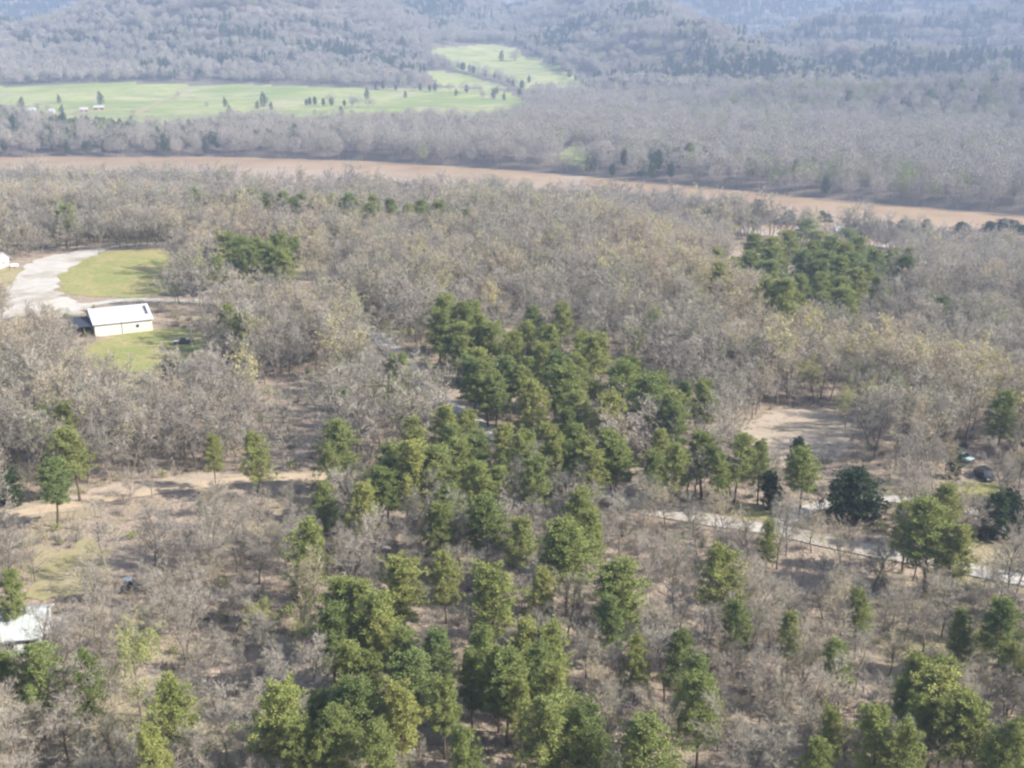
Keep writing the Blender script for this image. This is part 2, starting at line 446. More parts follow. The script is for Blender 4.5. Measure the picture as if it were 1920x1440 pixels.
def grow(r, base, d, L, nseg, wig, up=0.0):
    pts = [base]; dd = d / np.linalg.norm(d)
    for _ in range(nseg):
        dd = dd + r.normal(size=3) * wig + np.array([0, 0, up]); dd /= np.linalg.norm(dd)
        pts.append(pts[-1] + dd * L / nseg)
    return pts
def bare_tree_data(seed, H=11.0, spread=3.4, n1=11, n2=7, n3=6, n4=7, tw=0.034, lean=.06, first=.3):
    r = np.random.default_rng(seed)
    S = [[], [], [], []]           # tube segments
    def add(pts, r0, r1):
        n = len(pts) - 1
        for k in range(n):
            S[0].append(pts[k]); S[1].append(pts[k+1]); S[2].append(r0 + (r1-r0)*k/n); S[3].append(r0 + (r1-r0)*(k+1)/n)
    tr = grow(r, np.array([0, 0, -.3]), np.array([r.normal()*lean, r.normal()*lean, 1]), H * .74, 6, .09, .04)
    add(tr, .15, .035)
    T0, T1 = [], []
    for k in range(n1):
        f = first + (0.97 - first) * (k + r.uniform(0, .8)) / n1
        kk = min(int(f * 6), 5); p = tr[kk] + (tr[kk+1] - tr[kk]) * (f * 6 - kk)
        az = k * 2.4 + r.uniform(-.5, .5); el = r.uniform(.35, .9) + .35 * f
        ln = spread * (1.12 - .28 * f) * r.uniform(.75, 1.25)
        d = np.array([math.cos(az) * math.cos(el), math.sin(az) * math.cos(el), math.sin(el)])
        lb = grow(r, p, d, ln, 4, .2, .10); add(lb, .055 * (1.2 - .5 * f), .018)
        for m_ in range(n2):
            g = r.uniform(.3, 1.0); q_ = min(int(g * 4), 3); p2 = lb[q_] + (lb[q_+1] - lb[q_]) * (g * 4 - q_)
            d2 = (lb[q_+1] - lb[q_]); d2 = d2 / np.linalg.norm(d2) + r.normal(size=3) * .55 + np.array([0, 0, .15])
            sb = grow(r, p2, d2, ln * r.uniform(.35, .6), 3, .2, .04); add(sb, .017, .008)
            for c_ in range(n3):
                g = r.uniform(.2, 1.0); q3 = min(int(g * 3), 2); p3 = sb[q3] + (sb[q3+1] - sb[q3]) * (g * 3 - q3)
                d3 = sb[q3+1] - sb[q3]; d3 = d3 / np.linalg.norm(d3) + r.normal(size=3) * .6; d3 /= np.linalg.norm(d3)
                l3 = r.uniform(.5, 1.0); e3 = p3 + d3 * l3
                T0.append(p3); T1.append(e3)
                for e_ in range(n4):
                    p4 = p3 + d3 * l3 * r.uniform(.2, 1); d4 = d3 + r.normal(size=3) * .7; d4 /= np.linalg.norm(d4)
                    T0.append(p4); T1.append(p4 + d4 * r.uniform(.3, .6))
    segs = (np.array(S[0]), np.array(S[1]), np.array(S[2]), np.array(S[3]))
    return segs, np.array(T0), np.array(T1), r
def bare_tree_mesh(name, seed, tmat, bud=0, **kw):
    tw = kw.get('tw', .034); n = kw.pop('sides', 4)
    segs, T0, T1, r = bare_tree_data(seed, **kw)
    V, F = tubes(segs, n)
    trunk = new_mesh(name + '_trunk', V, F, M['bark'], smooth=True)
    V2, F2 = slivers(T0, T1, tw, r); mi = None; mats = [tmat]
    if bud:
        k = r.integers(0, len(T1), bud)
        VB, FB = blades(T1[k] + r.normal(size=(bud, 3)) * .08, unit(r, bud), .26, .09, r)
        F2 = np.vstack([F2, FB + len(V2)]); V2 = np.vstack([V2, VB])
        mi = np.concatenate([np.zeros(len(T0)), np.ones(bud)]); mats = [tmat, M['leaf_new']]
    return trunk, new_mesh(name + '_crown', V2, F2, mats, midx=mi)
def pine_mesh(name, seed, H=17.0, R=3.1, crown=.45, nb=54, tuft=7, nbl=34, conic=False, nm='needle', bl=.5, bw=.055):
    r = np.random.default_rng(seed)
    S = [[], [], [], []]; C = []
    tr = grow(r, np.array([0, 0, -.3]), np.array([r.normal()*.03, r.normal()*.03, 1]), H * .97 + .3, 7, .025, .03)
    for k in range(7):
        S[0].append(tr[k]); S[1].append(tr[k+1]); S[2].append(.21 - .025*k); S[3].append(.21 - .025*(k+1))
    lob = r.uniform(.7, 1.25, 7)
    for k in range(nb):
        u_ = (k + r.uniform(0, 1)) / nb                    # 0 bottom of the crown, 1 top
        f = crown + (1 - crown) * u_
        kk = min(int(f * 7), 6); p = tr[kk] + (tr[kk+1] - tr[kk]) * (f * 7 - kk)
        az = k * 2.4 + r.uniform(-.4, .4)
        prof = (1 - u_) ** .8 * 1.0 if conic else (math.sqrt(max(0, 1 - ((u_ - .33) / .70) ** 2)))
        ln = max(.5, R * prof * lob[int(az / .9) % 7] * r.uniform(.7, 1.1))
        el = -.1 + .9 * u_ + r.normal() * .12
        d = np.array([math.cos(az) * math.cos(el), math.sin(az) * math.cos(el), math.sin(el)])
        b_ = grow(r, p, d, ln, 3, .12, .07)
        for m_ in range(3):
            S[0].append(b_[m_]); S[1].append(b_[m_+1]); S[2].append(.05 - .013*m_); S[3].append(.05 - .013*(m_+1))
        for t_ in range(tuft):
            g = 1 - (t_ / tuft) * .72 if not conic else 1 - (t_ / tuft) * .9
            q_ = min(int(g * 3), 2); c = b_[q_] + (b_[q_+1] - b_[q_]) * (g * 3 - q_) + r.normal(size=3) * np.array([.42, .42, .28])
            C.append(c)
    C = np.array(C)
    P = np.repeat(C, nbl, 0) + r.normal(size=(len(C) * nbl, 3)) * .13
    D = unit(r, len(P)) + np.array([0, 0, .35])
    V, F = blades(P, D, bl, bw, r)
    tv, tf = tubes((np.array(S[0]), np.array(S[1]), np.array(S[2]), np.array(S[3])), 5)
    return new_mesh(name + '_trunk', tv, tf, M['pine_bark'], smooth=True), new_mesh(name + '_crown', V, F, M[nm])

near_bare = [bare_tree_mesh('bare_oak', 100 + k, [M['twig_grey'], M['twig_grey'], M['twig_tan'], M['twig_grey'], M['twig_tan'], M['twig_grey']][k],
                            H=[9.5, 11, 8.5, 12.5, 10, 7.5][k], spread=[3.2, 3.0, 3.4, 3.0, 3.8, 2.4][k]) for k in range(6)]
near_bud = [bare_tree_mesh('budding_tree', 130 + k, M['twig_bud'], bud=1300, H=[11, 9][k], spread=3.2) for k in range(2)]
pines = [pine_mesh('pine', 200 + k, H=[17, 16, 18, 15, 16, 14.5][k], R=[3.1, 2.7, 3.2, 3.0, 2.5, 3.3][k], crown=[.38, .34, .42, .35, .40, .32][k]) for k in range(6)]
cedars = [pine_mesh('cedar', 230 + k, H=9, R=[2.2, 2.9][k], crown=.05, nb=70, tuft=6, nbl=22, conic=(k == 0), nm='cedar', bl=.42, bw=.09) for k in range(2)]

def plant_tree(kind, meshes, x, y, z, s, sz, rz, label=None, group=None, cat='tree'):
    e = empty(kind, (x, y, z), rz); e.scale = (s, s, sz)
    link('trunk', meshes[0], e); link('crown', meshes[1], e)
    return tag(e, label, kind.replace('_', ' ') if cat == 'tree' else cat, group)

# ---------------------------------------------------------------- pines, one by one: crown centre and crown width in photo pixels, kind
PINES = '''60 1270 90;172 1282 66;335 1345 92;530 1345 102;285 1428 70;585 1035 72;610 950 50;683 950 58;560 1095 38;830 990 60;913 985 70;975 1015 58
840 955 50;1085 965 60;1065 1040 92;1108 1000 46;760 1100 80;835 1078 54;930 1125 92;1015 1115 52;1155 1112 84;1150 1165 50;640 1130 66;700 1170 88;622 1195 76
665 1255 66;750 1220 58;820 1232 66;900 1230 58;1032 1225 60;950 1285 76;1005 1262 56;658 1335 88;755 1345 78;832 1322 58;885 1272 50;978 1330 50;1012 1375 105
1100 1390 86;1215 1415 112;1270 1235 56;1312 1330 84;1290 1278 58;1368 1090 86;1385 1170 50;1480 1190 42;1580 1250 58;1610 1150 44;1640 1400 84;1750 1325 96
1820 1362 76;1700 1330 56;1885 1172 80;1802 1190 42;1745 1000 92;1700 985 58;1790 1030 58;1775 950 56;1438 1015 32;1900 1255 58;15 1120 50;560 1410 60;710 1420 70;880 1420 60;700 1270 50
1562 1380 50;1530 1430 60;600 1350 50;1190 1240 44;1860 1420 60;600 1420 50;0 1280 60
1380 862 62;1320 850 58;1268 872 50;1228 885 46;1425 870 46;1505 885 54;1350 890 40;1240 840 40
832 592 58;870 612 66;922 642 58;950 662 52;990 642 48;1002 602 36;1050 602 44;880 650 44;905 692 58;958 705 58;1050 732 66;1090 702 52;1085 772 56;1150 725 74;1142 782 58
1182 705 46;1212 752 74;1252 772 62;1322 755 52;1002 752 56;990 722 46;1020 680 44;862 660 40;930 740 44;1120 750 40;1275 750 40;1060 800 40
985 860 66;1000 900 60;1040 872 48;1150 852 60;1108 866 54;945 835 44;760 880 86;803 882 72;718 872 56;770 818 40;870 812 48;850 835 54;725 900 50;940 885 40
742 702 48;690 742 32;635 832 66;640 762 36;487 856 54;447 622 58;432 602 40;140 850 66;98 905 54;120 792 44;74 798 40;400 850 34;735 745 30
440 478 56;420 468 44;465 492 44;520 468 48;500 482 40;545 472 34;120 412 42;110 395 30
362 388 24;385 386 26;415 384 28;445 380 30;475 378 34;505 380 34;530 382 32;560 386 32;590 390 30;625 388 32;650 386 34;700 388 30;735 395 30;765 402 28;790 408 28;820 400 30;850 412 30;870 400 24
1478 462 52;1440 492 54;1410 500 44;1372 512 44;1345 492 36;1460 512 40;1520 482 44;1550 502 54;1590 502 52;1572 552 54;1532 542 44;1602 532 44;1640 497 44;1668 492 36;1702 508 44
1432 555 42;1352 522 40;1762 582 36;1880 775 60;1495 545 44;1500 500 44;1712 490 36;1625 520 40;1420 535 36'''
CEDARS = '''1615 938 104 1;1580 945 60 1;1718 778 30 0;1130 642 26 0;620 545 28 1;650 548 28 1;1450 925 44 1;1860 975 70 1;1900 965 60 1;315 700 34 1;455 680 36 1;1790 870 36 1;1376 400 36 1;1389 396 34 1;1405 400 21 1;1422 391 34 1;1435 411 26 1;1448 414 34 1;1473 416 36 1;1480 409 23 1;1513 413 23 1;1543 409 19 1;1553 415 21 1;1622 436 37 1;1650 428 19 1;1661 431 31 1;1691 430 37 1;1702 438 23 1;1735 425 20 1;1739 431 25 1;1799 434 32 1;1813 437 28 1;1851 432 31 1;1884 429 36 1;1892 430 37 1;1910 438 29 1;822 379 14 1;838 373 23 1;868 379 25 1;893 371 25 1;902 374 22 1;925 378 23 1;948 370 25 1;985 379 17 1;1003 379 23 1;840 435 24 0;1000 392 14 0;1500 860 40 1;20 920 48 1;680 575 24 1'''

def zone_phrase(u, v):
    Z = [(0, 240, 1220, 1440, 'below the white-roofed house at the lower left'), (0, 60, 1060, 1220, 'beside the white-roofed house'), (240, 620, 1300, 1440, 'at the lower left edge of the pine thicket'),
         (540, 700, 1000, 1120, 'on the left side of the open wood'), (560, 720, 1120, 1300, 'on the left of the lower pine thicket'), (560, 800, 1300, 1440, 'at the bottom left of the lower pine thicket'),
         (720, 880, 1040, 1200, 'above the lower pine thicket'), (700, 860, 1200, 1300, 'in the heart of the lower pine thicket'), (860, 1080, 1200, 1300, 'on the right of the lower pine thicket'), (880, 1060, 1060, 1200, 'in the bare wood above the thicket'),
         (800, 1060, 1300, 1440, 'at the bottom centre of the picture'), (1060, 1260, 1360, 1440, 'on the bottom edge right of centre'), (1060, 1260, 1080, 1300, 'among bare trees right of centre'),
         (1240, 1420, 1200, 1440, 'in the cluster at the lower right of centre'), (1320, 1460, 980, 1200, 'in the open wood below the gravel road'), (1460, 1660, 1100, 1320, 'among grey trees at lower right'),
         (1500, 1660, 1320, 1440, 'on the bottom edge at right'), (1660, 1920, 1280, 1440, 'in the bottom right corner'), (1760, 1920, 1100, 1280, 'along the right edge below the road'), (1560, 1840, 920, 1100, 'beside the gravel road at right'),
         (560, 700, 900, 1000, 'just below the dirt track'), (660, 730, 900, 1000, 'just below the dirt track'), (800, 1000, 930, 1040, 'in the row below the middle grove'), (1000, 1140, 930, 1080, 'in the tall stand below the middle grove'),
         (1200, 1560, 820, 930, 'behind the gravel road below the dry clearing'), (680, 900, 790, 930, 'in the left clump below the long grove'), (900, 1200, 800, 930, 'in the right clump below the long grove'),
         (780, 940, 560, 670, 'at the upper left end of the long grove'), (940, 1080, 580, 700, 'at the top of the long grove'), (840, 970, 670, 760, 'in the left middle of the long grove'), (970, 1110, 670, 810, 'in the middle of the long grove'), (1110, 1400, 640, 800, 'at the lower right end of the long grove'),
         (660, 780, 680, 780, 'on the wooded slope left of the long grove'), (360, 700, 740, 900, 'above the dirt track'), (400, 480, 560, 660, 'right of the long white-roofed barn'), (0, 240, 760, 940, 'in the bare wood at the left edge'),
         (400, 580, 440, 520, 'in the clump beyond the oval lawn'), (80, 180, 380, 440, 'beyond the gravel yard'), (300, 520, 360, 400, 'in the left half of the far pine row'), (520, 680, 360, 400, 'in the middle of the far pine row'), (680, 900, 360, 430, 'at the right end of the far pine row'),
         (1320, 1460, 470, 570, 'on the left of the hollow grove'), (1460, 1560, 440, 570, 'in the middle of the hollow grove'), (1560, 1720, 460, 570, 'on the right of the hollow grove'), (1720, 1800, 560, 600, 'standing alone below the hollow grove'), (1840, 1920, 740, 820, 'standing alone near the right edge')]
    for a, b, c, d, s in Z:
        if a <= u < b and c <= v < d: return s
    return 'in the bare wood near %s' % ('the left side' if u < 640 else 'the centre' if u < 1280 else 'the right side')
NUM = ['first', 'second', 'third', 'fourth', 'fifth', 'sixth', 'seventh', 'eighth', 'ninth', 'tenth', 'eleventh', 'twelfth', 'thirteenth', 'fourteenth', 'fifteenth', 'sixteenth', 'seventeenth', 'eighteenth', 'nineteenth', 'twentieth']
def name_in_zones(items, what, lone):
    """items: (u, v, object): one label each, counted from the left within its zone"""
    Z = {}
    for it in items: Z.setdefault(zone_phrase(it[0], it[1]), []).append(it)
    for ph, L in Z.items():
        L.sort(key=lambda t: t[0])
        for k, it in enumerate(L):
            it[2]['label'] = ('%s %s' % (lone, ph)) if len(L) == 1 else ('%s %s, %s from left' % (what(it), ph, NUM[k]) if k < 20 else '%s %s' % (what(it), ph))

for zp, zn, zw in [([(790,570),(900,600),(1060,640),(1190,690),(1350,740),(1340,790),(1180,810),(1020,790),(960,770),(880,700),(800,640)], 16, 56),
                   ([(570,1120),(700,1080),(800,1180),(1060,1180),(1080,1300),(1100,1440),(600,1440),(640,1320),(570,1220)], 8, 74),
                   ([(1335,480),(1440,440),(1500,430),(1720,480),(1710,520),(1620,580),(1540,590),(1420,570)], 16, 52),
                   ([(690,860),(800,800),(1180,840),(1200,880),(1080,910),(720,920)], 14, 56), ([(1640,1290),(1860,1290),(1910,1430),(1640,1430)], 6, 84), ([(340,372),(880,392),(870,415),(350,392)], 12, 30), ([(410,455),(550,455),(550,500),(410,510)], 5, 44)]:
    zp = np.array(zp, float); c_ = 0; old = [tuple(map(float, q_.split())) for q_ in PINES.replace('\n', ';').split(';')]
    for _ in range(4000):
        if c_ >= zn: break
        u_, v_ = random.uniform(zp[:, 0].min(), zp[:, 0].max()), random.uniform(zp[:, 1].min(), zp[:, 1].max())
        if inside(zp, np.array([u_]), np.array([v_]))[0] and all(math.hypot(u_ - a_[0], 1.5 * (v_ - a_[1])) > .42 * zw for a_ in old):
            w_ = zw * random.uniform(.75, 1.1); old.append((u_, v_, w_)); PINES += ';%d %d %d' % (u_, v_, w_); c_ += 1

BASES = []          # (x, y, crown radius) of what stands already
pl = []
for it in PINES.replace('\n', ';').split(';'):
    u, v, wpx = map(float, it.split())
    up = 11.5
    for _ in range(3):
        h_ = hit(u, v, up)
        wm = wpx / FPX * h_[3]
        H_ = float(np.clip(6.6 + 1.1 * wm, 7, 16)); up = H_ * .68
    k = random.randrange(6)
    s = wm / (2 * [3.1, 2.7, 3.2, 3.0, 2.5, 3.3][k]) * 1.2
    o = plant_tree('pine_tree', pines[k], h_[0], h_[1], h_[2], s, H_ / [17, 16, 18, 15, 16, 14.5][k], random.uniform(0, 6.28), None, 'pines in the near woods')
    BASES.append((h_[0], h_[1], wm * .33)); pl.append((u, v, o, wm))
name_in_zones(pl, lambda t: 'small green pine' if t[3] < 4.6 else 'tall broad green pine' if t[3] > 6.6 else 'green pine', 'lone green pine')
cl = []
for it in CEDARS.split(';'):
    u, v, wpx, k = map(float, it.split())
    up = 4.0
    for _ in range(2):
        h_ = hit(u, v, up); wm = wpx / FPX * h_[3]; H_ = float(np.clip((5 + .35 * wm) if k else wm * 2.3, 4, 9)); up = H_ * .45
    k = int(k)
    o = plant_tree('cedar_tree', cedars[k], h_[0], h_[1], h_[2], wm / (2 * [2.2, 2.9][k]), H_ / 9, random.uniform(0, 6.28), None, 'dark cedars in the near woods')
    BASES.append((h_[0], h_[1], wm * .4)); cl.append((u, v, o, wm))
name_in_zones(cl, lambda t: 'dark dense cedar', 'dark dense cedar')

LEAFING = '1690 730 72 1;1010 492 52 1;1190 632 56 1;1085 648 36 1;752 702 46 1;1565 650 60 0;1485 602 60 0;1612 692 62 0;1530 700 60 0;100 770 46 1;622 868 48 1;1645 740 56 0;1320 560 50 0;1170 690 50 0;1230 600 44 1;1470 648 56 0;1590 745 52 0;1735 760 50 1;1120 1000 40 1;1270 1330 40 1'
leafy = [bare_tree_mesh('leafing_tree', 150 + k, M['twig_bud'], bud=(900, 4200)[k], H=[11, 10.5][k], spread=[3.9, 3.5][k], tw=.05) for k in range(2)]
lf = []
for it in LEAFING.split(';'):
    u, v, wpx, k = map(float, it.split()); k = int(k)
    h_ = hit(u, v, 7.0); wm = wpx / FPX * h_[3]
    o = plant_tree('leafing_tree', leafy[k], h_[0], h_[1], h_[2], wm / (2 * [4.3, 3.9][k]), 1.0, random.uniform(0, 6.28), None, 'leafing trees in the near woods')
    BASES.append((h_[0], h_[1], wm * .38)); lf.append((u, v, o, k))
name_in_zones(lf, lambda t: 'fresh yellow-green tree' if t[3] else 'pale ochre tree', 'fresh yellow-green leafing tree')

# ---------------------------------------------------------------- where trees may stand
KEEP = [(LINES[k][0], LINES[k][1]) for k in LINES]
BLD = []       # (x, y, r) round buildings and vehicles
for u, v, r_ in [(235, 610, 12), (345, 650, 6), (40, 1190, 10), (240, 1105, 4), (1845, 905, 6), (1802, 865, 6), (0, 498, 10)]:
    h_ = hit(u, v); BLD.append((h_[0], h_[1], r_))
THIN = [ (smooth_poly(poly_hit(p), 2), d) for p, d in [
    ([(470,700),(560,700),(620,780),(620,860),(520,880),(430,870),(480,780)], .55),
    ([(840,760),(1000,830),(1080,880),(1000,900),(900,830),(800,760)], .75),
    ([(0,965),(200,925),(420,890),(700,880),(700,905),(420,930),(200,960),(0,1000)], .55),
    ([(200,1240),(420,1180),(480,1300),(440,1440),(200,1440)], .45), ([(1140,1090),(1340,1080),(1340,1240),(1160,1260)], .4), ([(1000,1160),(1130,1150),(1150,1300),(1060,1320)], .4)]]
def allowed(x, y):
    ok = np.ones(x.shape, bool)
    for P in AREAS: ok &= ~inside(P, x, y)
    for c, d in KEEP: ok &= dist_line(c, x, y) > d
    for a, b, r_ in BLD: ok &= np.hypot(x - a, y - b) > r_
    for P, d in THIN: ok &= ~(inside(P, x, y) & (rng.random(x.shape) < d))
    s = (near_y(x) - y) * .88
    ok &= ~((s < 60) & (x > 190) & (rng.random(x.shape) < .4))
    return ok & (s > 6)
def jitter_grid(x0, x1, y0, y1, st):
    gx, gy = np.meshgrid(np.arange(x0, x1, st), np.arange(y0, y1, st))
    gx = gx.ravel() + rng.uniform(-.46, .46, gx.size) * st; gy = gy.ravel() + rng.uniform(-.46, .46, gy.size) * st
    return gx, gy
gx, gy = jitter_grid(-480, 480, 104, 860, 4.6)
k = (gy > 113) & (np.abs(gx) < 34 + .48 * gy) & (rng.random(gx.size) < np.clip(.78 + 1.2 * vnoise(gx, gy, 24, 8), .15, 1))
gx, gy = gx[k], gy[k]
k = allowed(gx, gy); gx, gy = gx[k], gy[k]
B = np.array(BASES)
k = np.array([(np.hypot(B[:, 0] - a, B[:, 1] - b) > B[:, 2] + .8).all() for a, b in zip(gx, gy)]); gx, gy = gx[k], gy[k]
gz = hgt(gx, gy)
GAPS = [(smooth_poly(np.array(p, float), 2), d) for p, d in [
    ([(105,475),(300,465),(330,560),(110,560)], .93), ([(150,600),(400,605),(400,650),(350,690),(180,705),(150,640)], .95), ([(0,540),(90,470),(200,462),(110,560),(60,600),(0,610)], .9),
    ([(150,556),(300,556),(300,630),(150,630)], 1.0), ([(300,556),(600,556),(600,575),(300,575)], .6), ([(620,580),(700,600),(840,750),(900,790),(820,790),(700,660)], .55),
    ([(1195,940),(1400,955),(1580,1000),(1600,1040),(1400,1020),(1200,990)], .5), ([(1385,765),(1610,765),(1610,870),(1375,870)], .85), ([(1440,945),(1600,930),(1600,960),(1480,985)], .6), ([(1550,880),(1690,880),(1690,990),(1550,990)], .9), ([(1600,1015),(1920,1060),(1920,1100),(1600,1060)], .4),
    ([(0,940),(200,905),(430,872),(600,880),(600,900),(420,918),(200,950),(0,992)], .78), ([(0,1110),(100,1120),(100,1215),(0,1225)], 1.0), ([(50,1035),(190,1050),(150,1130),(60,1125)], .6), ([(225,1080),(255,1080),(255,1112),(225,1112)], 1.0),
    ([(325,618),(370,618),(370,655),(325,655)], 1.0), ([(112,580),(185,580),(190,660),(112,665)], 1.0), ([(1780,838),(1870,845),(1870,915),(1780,900)], 1.0), ([(780,780),(1000,790),(1080,880),(980,880),(840,800)], .7),
    ([(470,700),(560,700),(620,780),(600,850),(520,860)], .5), ([(1330,450),(1500,430),(1720,475),(1660,560),(1560,590),(1420,570)], .8), ([(780,560),(1060,600),(1360,740),(1340,820),(1000,800),(800,680)], .6), ([(560,1080),(820,1050),(1100,1200),(1100,1440),(600,1440)], .3), ([(680,820),(1200,800),(1200,930),(680,930)], .4), ([(400,450),(550,450),(550,510),(400,515)], .7), ([(350,365),(880,385),(880,420),(350,400)], .6), ([(1840,740),(1920,740),(1920,820),(1840,820)], .6)]]
keep_ = np.ones(gx.shape, bool)
for hh_ in (2.5, 6.0, 9.5):
    u_, v_, _ = proj(gx, gy, gz + hh_)
    for P_, d_ in GAPS: keep_ &= ~(inside(P_, u_, v_) & (rng.random(gx.shape) < d_))
gx, gy, gz = gx[keep_], gy[keep_], gz[keep_]
uu, vv, dd = proj(gx, gy, gz + 9)
seen = (uu > -30) & (uu < 1950) & (vv > -20) & (vv < 1440) 
order = np.argsort(np.where(seen, dd, 1e9))
ind = order[:300]
cr_ = crest_y(gx)
tanw = sst(-45, 0, gy - cr_) * sst(20, 55, gx) * (gy < cr_ + 12)
GREYS, TANS = [0, 1, 3, 5], [2, 4]
def bare_kind(n):
    rr_ = rng.random()
    t = .22 + .25 * float(vnoise(gx[n], gy[n], 40, 9)) * 2
    if tanw[n] > .3: return ('bud', 0) if rr_ < .22 else ('bare', random.choice(TANS))
    if rr_ < .018: return ('bud', random.randrange(2))
    return ('bare', random.choice(TANS if rng.random() < t else GREYS))
bl = []
for n in ind:
    kd, mi = bare_kind(n)
    s = rng.uniform(.6, 1.18)
    e = plant_tree('bare_tree' if kd == 'bare' else 'budding_tree', near_bare[mi] if kd == 'bare' else near_bud[mi], gx[n], gy[n], gz[n], s, s * rng.uniform(.9, 1.1), rng.uniform(0, 6.28), None,
                   'bare trees in the near wood' if kd == 'bare' else 'budding trees in the near wood')
    u_, v_, _ = proj(gx[n], gy[n], gz[n] + 6 * s)
    bl.append((u_, v_, e, (kd, mi, s)))
def bare_zone(u, v):
    cols = [(110, 'far left'), (210, 'right of the house'), (320, 'below the utility cart'), (400, 'in thin litter wood'), (480, 'in thick litter wood'), (550, 'left of the thicket'), (620, 'on the thicket edge'), (690, 'among left thicket pines'), (760, 'among thicket pines'), (830, 'amid the thicket'), (900, 'amid the thicket middle'), (970, 'among middle pines'),
            (1040, 'right in the thicket'), (1110, 'at the gap'), (1180, 'right of the gap'), (1250, 'left of right cluster'), (1320, 'by the right cluster'), (1390, 'right of the cluster'), (1460, 'in open right wood'), (1530, 'in grey right wood'), (1600, 'in dense grey wood'), (1680, 'below the cedar'), (1750, 'left of corner pines'), (1830, 'by the corner pines'), (9999, 'far right')]
    c = next(t for a, t in cols if u < a)
    rws = [(960, 'sixth row up'), (1060, 'fifth row up'), (1160, 'fourth row up'), (1250, 'third row up'), (1340, 'second row up'), (9999, 'bottom row')]
    return c, next(t for a, t in rws if v < a)
Z = {}
for it in bl: Z.setdefault((it[3][0],) + bare_zone(it[0], it[1]), []).append(it)
for (kd, c, rw), L in Z.items():
    L.sort(key=lambda t: t[0])
    for q_, it in enumerate(L):
        colr = 'yellow-green budding tree' if kd == 'bud' else 'tan bare tree' if it[3][1] in TANS else 'grey bare tree'
        it[2]['label'] = '%s %s, %s%s' % (colr, c, rw, '' if len(L) == 1 else ', %s from left' % NUM[min(q_, 19)])

# ---------------------------------------------------------------- the rest of the woods: points that carry tree shapes
def proto(name, me):
    return bpy.data.objects.new(name, me)
def scatter(name, protos, P, R_, S_, I_):
    """one object: a point per tree, a tree shape set on each by geometry nodes"""
    c = bpy.data.collections.new(name + '_shapes')
    for n_, o in enumerate(protos): o.name = '%s_shape_%02d' % (name, n_); c.objects.link(o)
    me = bpy.data.meshes.new(name); me.vertices.add(len(P)); me.vertices.foreach_set('co', np.asarray(P, np.float32).ravel())
    for nm, ty, dat in (('rz', 'FLOAT', R_), ('pick', 'INT', I_)):
        a = me.attributes.new(nm, ty, 'POINT'); a.data.foreach_set('value', np.asarray(dat, np.float32 if ty == 'FLOAT' else np.int32))
    a = me.attributes.new('size', 'FLOAT_VECTOR', 'POINT'); a.data.foreach_set('vector', np.asarray(S_, np.float32).ravel())
    o = link(name, me)
    g_ = bpy.data.node_groups.new(name, 'GeometryNodeTree')
    g_.interface.new_socket('Geometry', in_out='INPUT', socket_type='NodeSocketGeometry'); g_.interface.new_socket('Geometry', in_out='OUTPUT', socket_type='NodeSocketGeometry')
    N = g_.nodes; Lk = g_.links
    gi = N.new('NodeGroupInput'); go = N.new('NodeGroupOutput')
    ci = N.new('GeometryNodeCollectionInfo'); ci.inputs[0].default_value = c; ci.inputs['Separate Children'].default_value = True; ci.inputs['Reset Children'].default_value = True
    ip = N.new('GeometryNodeInstanceOnPoints'); ip.inputs['Pick Instance'].default_value = True
    def att(nm, ty):
        a_ = N.new('GeometryNodeInputNamedAttribute'); a_.data_type = ty; a_.inputs[0].default_value = nm; return a_.outputs[0]
    cx_ = N.new('ShaderNodeCombineXYZ'); Lk.new(att('rz', 'FLOAT'), cx_.inputs[2])
    Lk.new(gi.outputs[0], ip.inputs['Points']); Lk.new(ci.outputs[0], ip.inputs['Instance']); Lk.new(att('pick', 'INT'), ip.inputs['Instance Index'])
    Lk.new(cx_.outputs[0], ip.inputs['Rotation']); Lk.new(att('size', 'FLOAT_VECTOR'), ip.inputs['Scale']); Lk.new(ip.outputs[0], go.inputs[0])
    md = o.modifiers.new('scatter', 'NODES'); md.node_group = g_
    return tag(o, kind='stuff')
def join_arrays(parts, mats):
    V = []; F3 = []; mi = []; n = 0
    for v_, f_, m_ in parts:
        f_ = np.asarray(f_)
        if f_.shape[1] == 4: f_ = np.vstack([f_[:, [0, 1, 2]], f_[:, [0, 2, 3]]])
        V.append(v_); F3.append(f_ + n); mi.append(np.full(len(f_), m_)); n += len(v_)
    return np.vstack(V), np.vstack(F3), mats, np.concatenate(mi)
def mid_tree(seed, tmat, bud=0):
    segs, T0, T1, r = bare_tree_data(seed, H=10.5, spread=4.1, n1=9, n2=6, n3=6, n4=3, tw=.08)
    tv, tf = tubes(segs, 3); sv, sf = slivers(T0, T0 + (T1 - T0) * 1.25, .075, r)
    parts = [(tv, tf, 0), (sv, sf, 1)]
    if bud:
        q_ = r.integers(0, len(T1), bud); bv, bf = blades(T1[q_], unit(r, bud), .4, .15, r); parts.append((bv, bf, 2))
    V, F, mm, mi = join_arrays(parts, [M['bark'], tmat, M['leaf_ochre'] if seed == 305 else M['leaf_new']])
    return new_mesh('mid_tree', V, F, mm, midx=mi)
mids = [mid_tree(300, M['twig_grey']), mid_tree(301, M['twig_grey']), mid_tree(302, M['twig_grey']), mid_tree(303, M['twig_tan']), mid_tree(304, M['twig_tan']), mid_tree(305, M['twig_bud'], 350), mid_tree(306, M['twig_grey'], 160)]
rest = order[300:]
pick = []
for n in rest:
    rr_ = rng.random(); t = .25 + .6 * float(vnoise(gx[n], gy[n], 60, 9))
    if tanw[n] > .25: p_ = 5 if rr_ < .28 else 3 + (rr_ < .65)
    elif rr_ < .02: p_ = 5
    elif rr_ < .08: p_ = 6
    else: p_ = int(rng.integers(3, 5)) if rng.random() < t else int(rng.integers(0, 3))
    pick.append(p_)
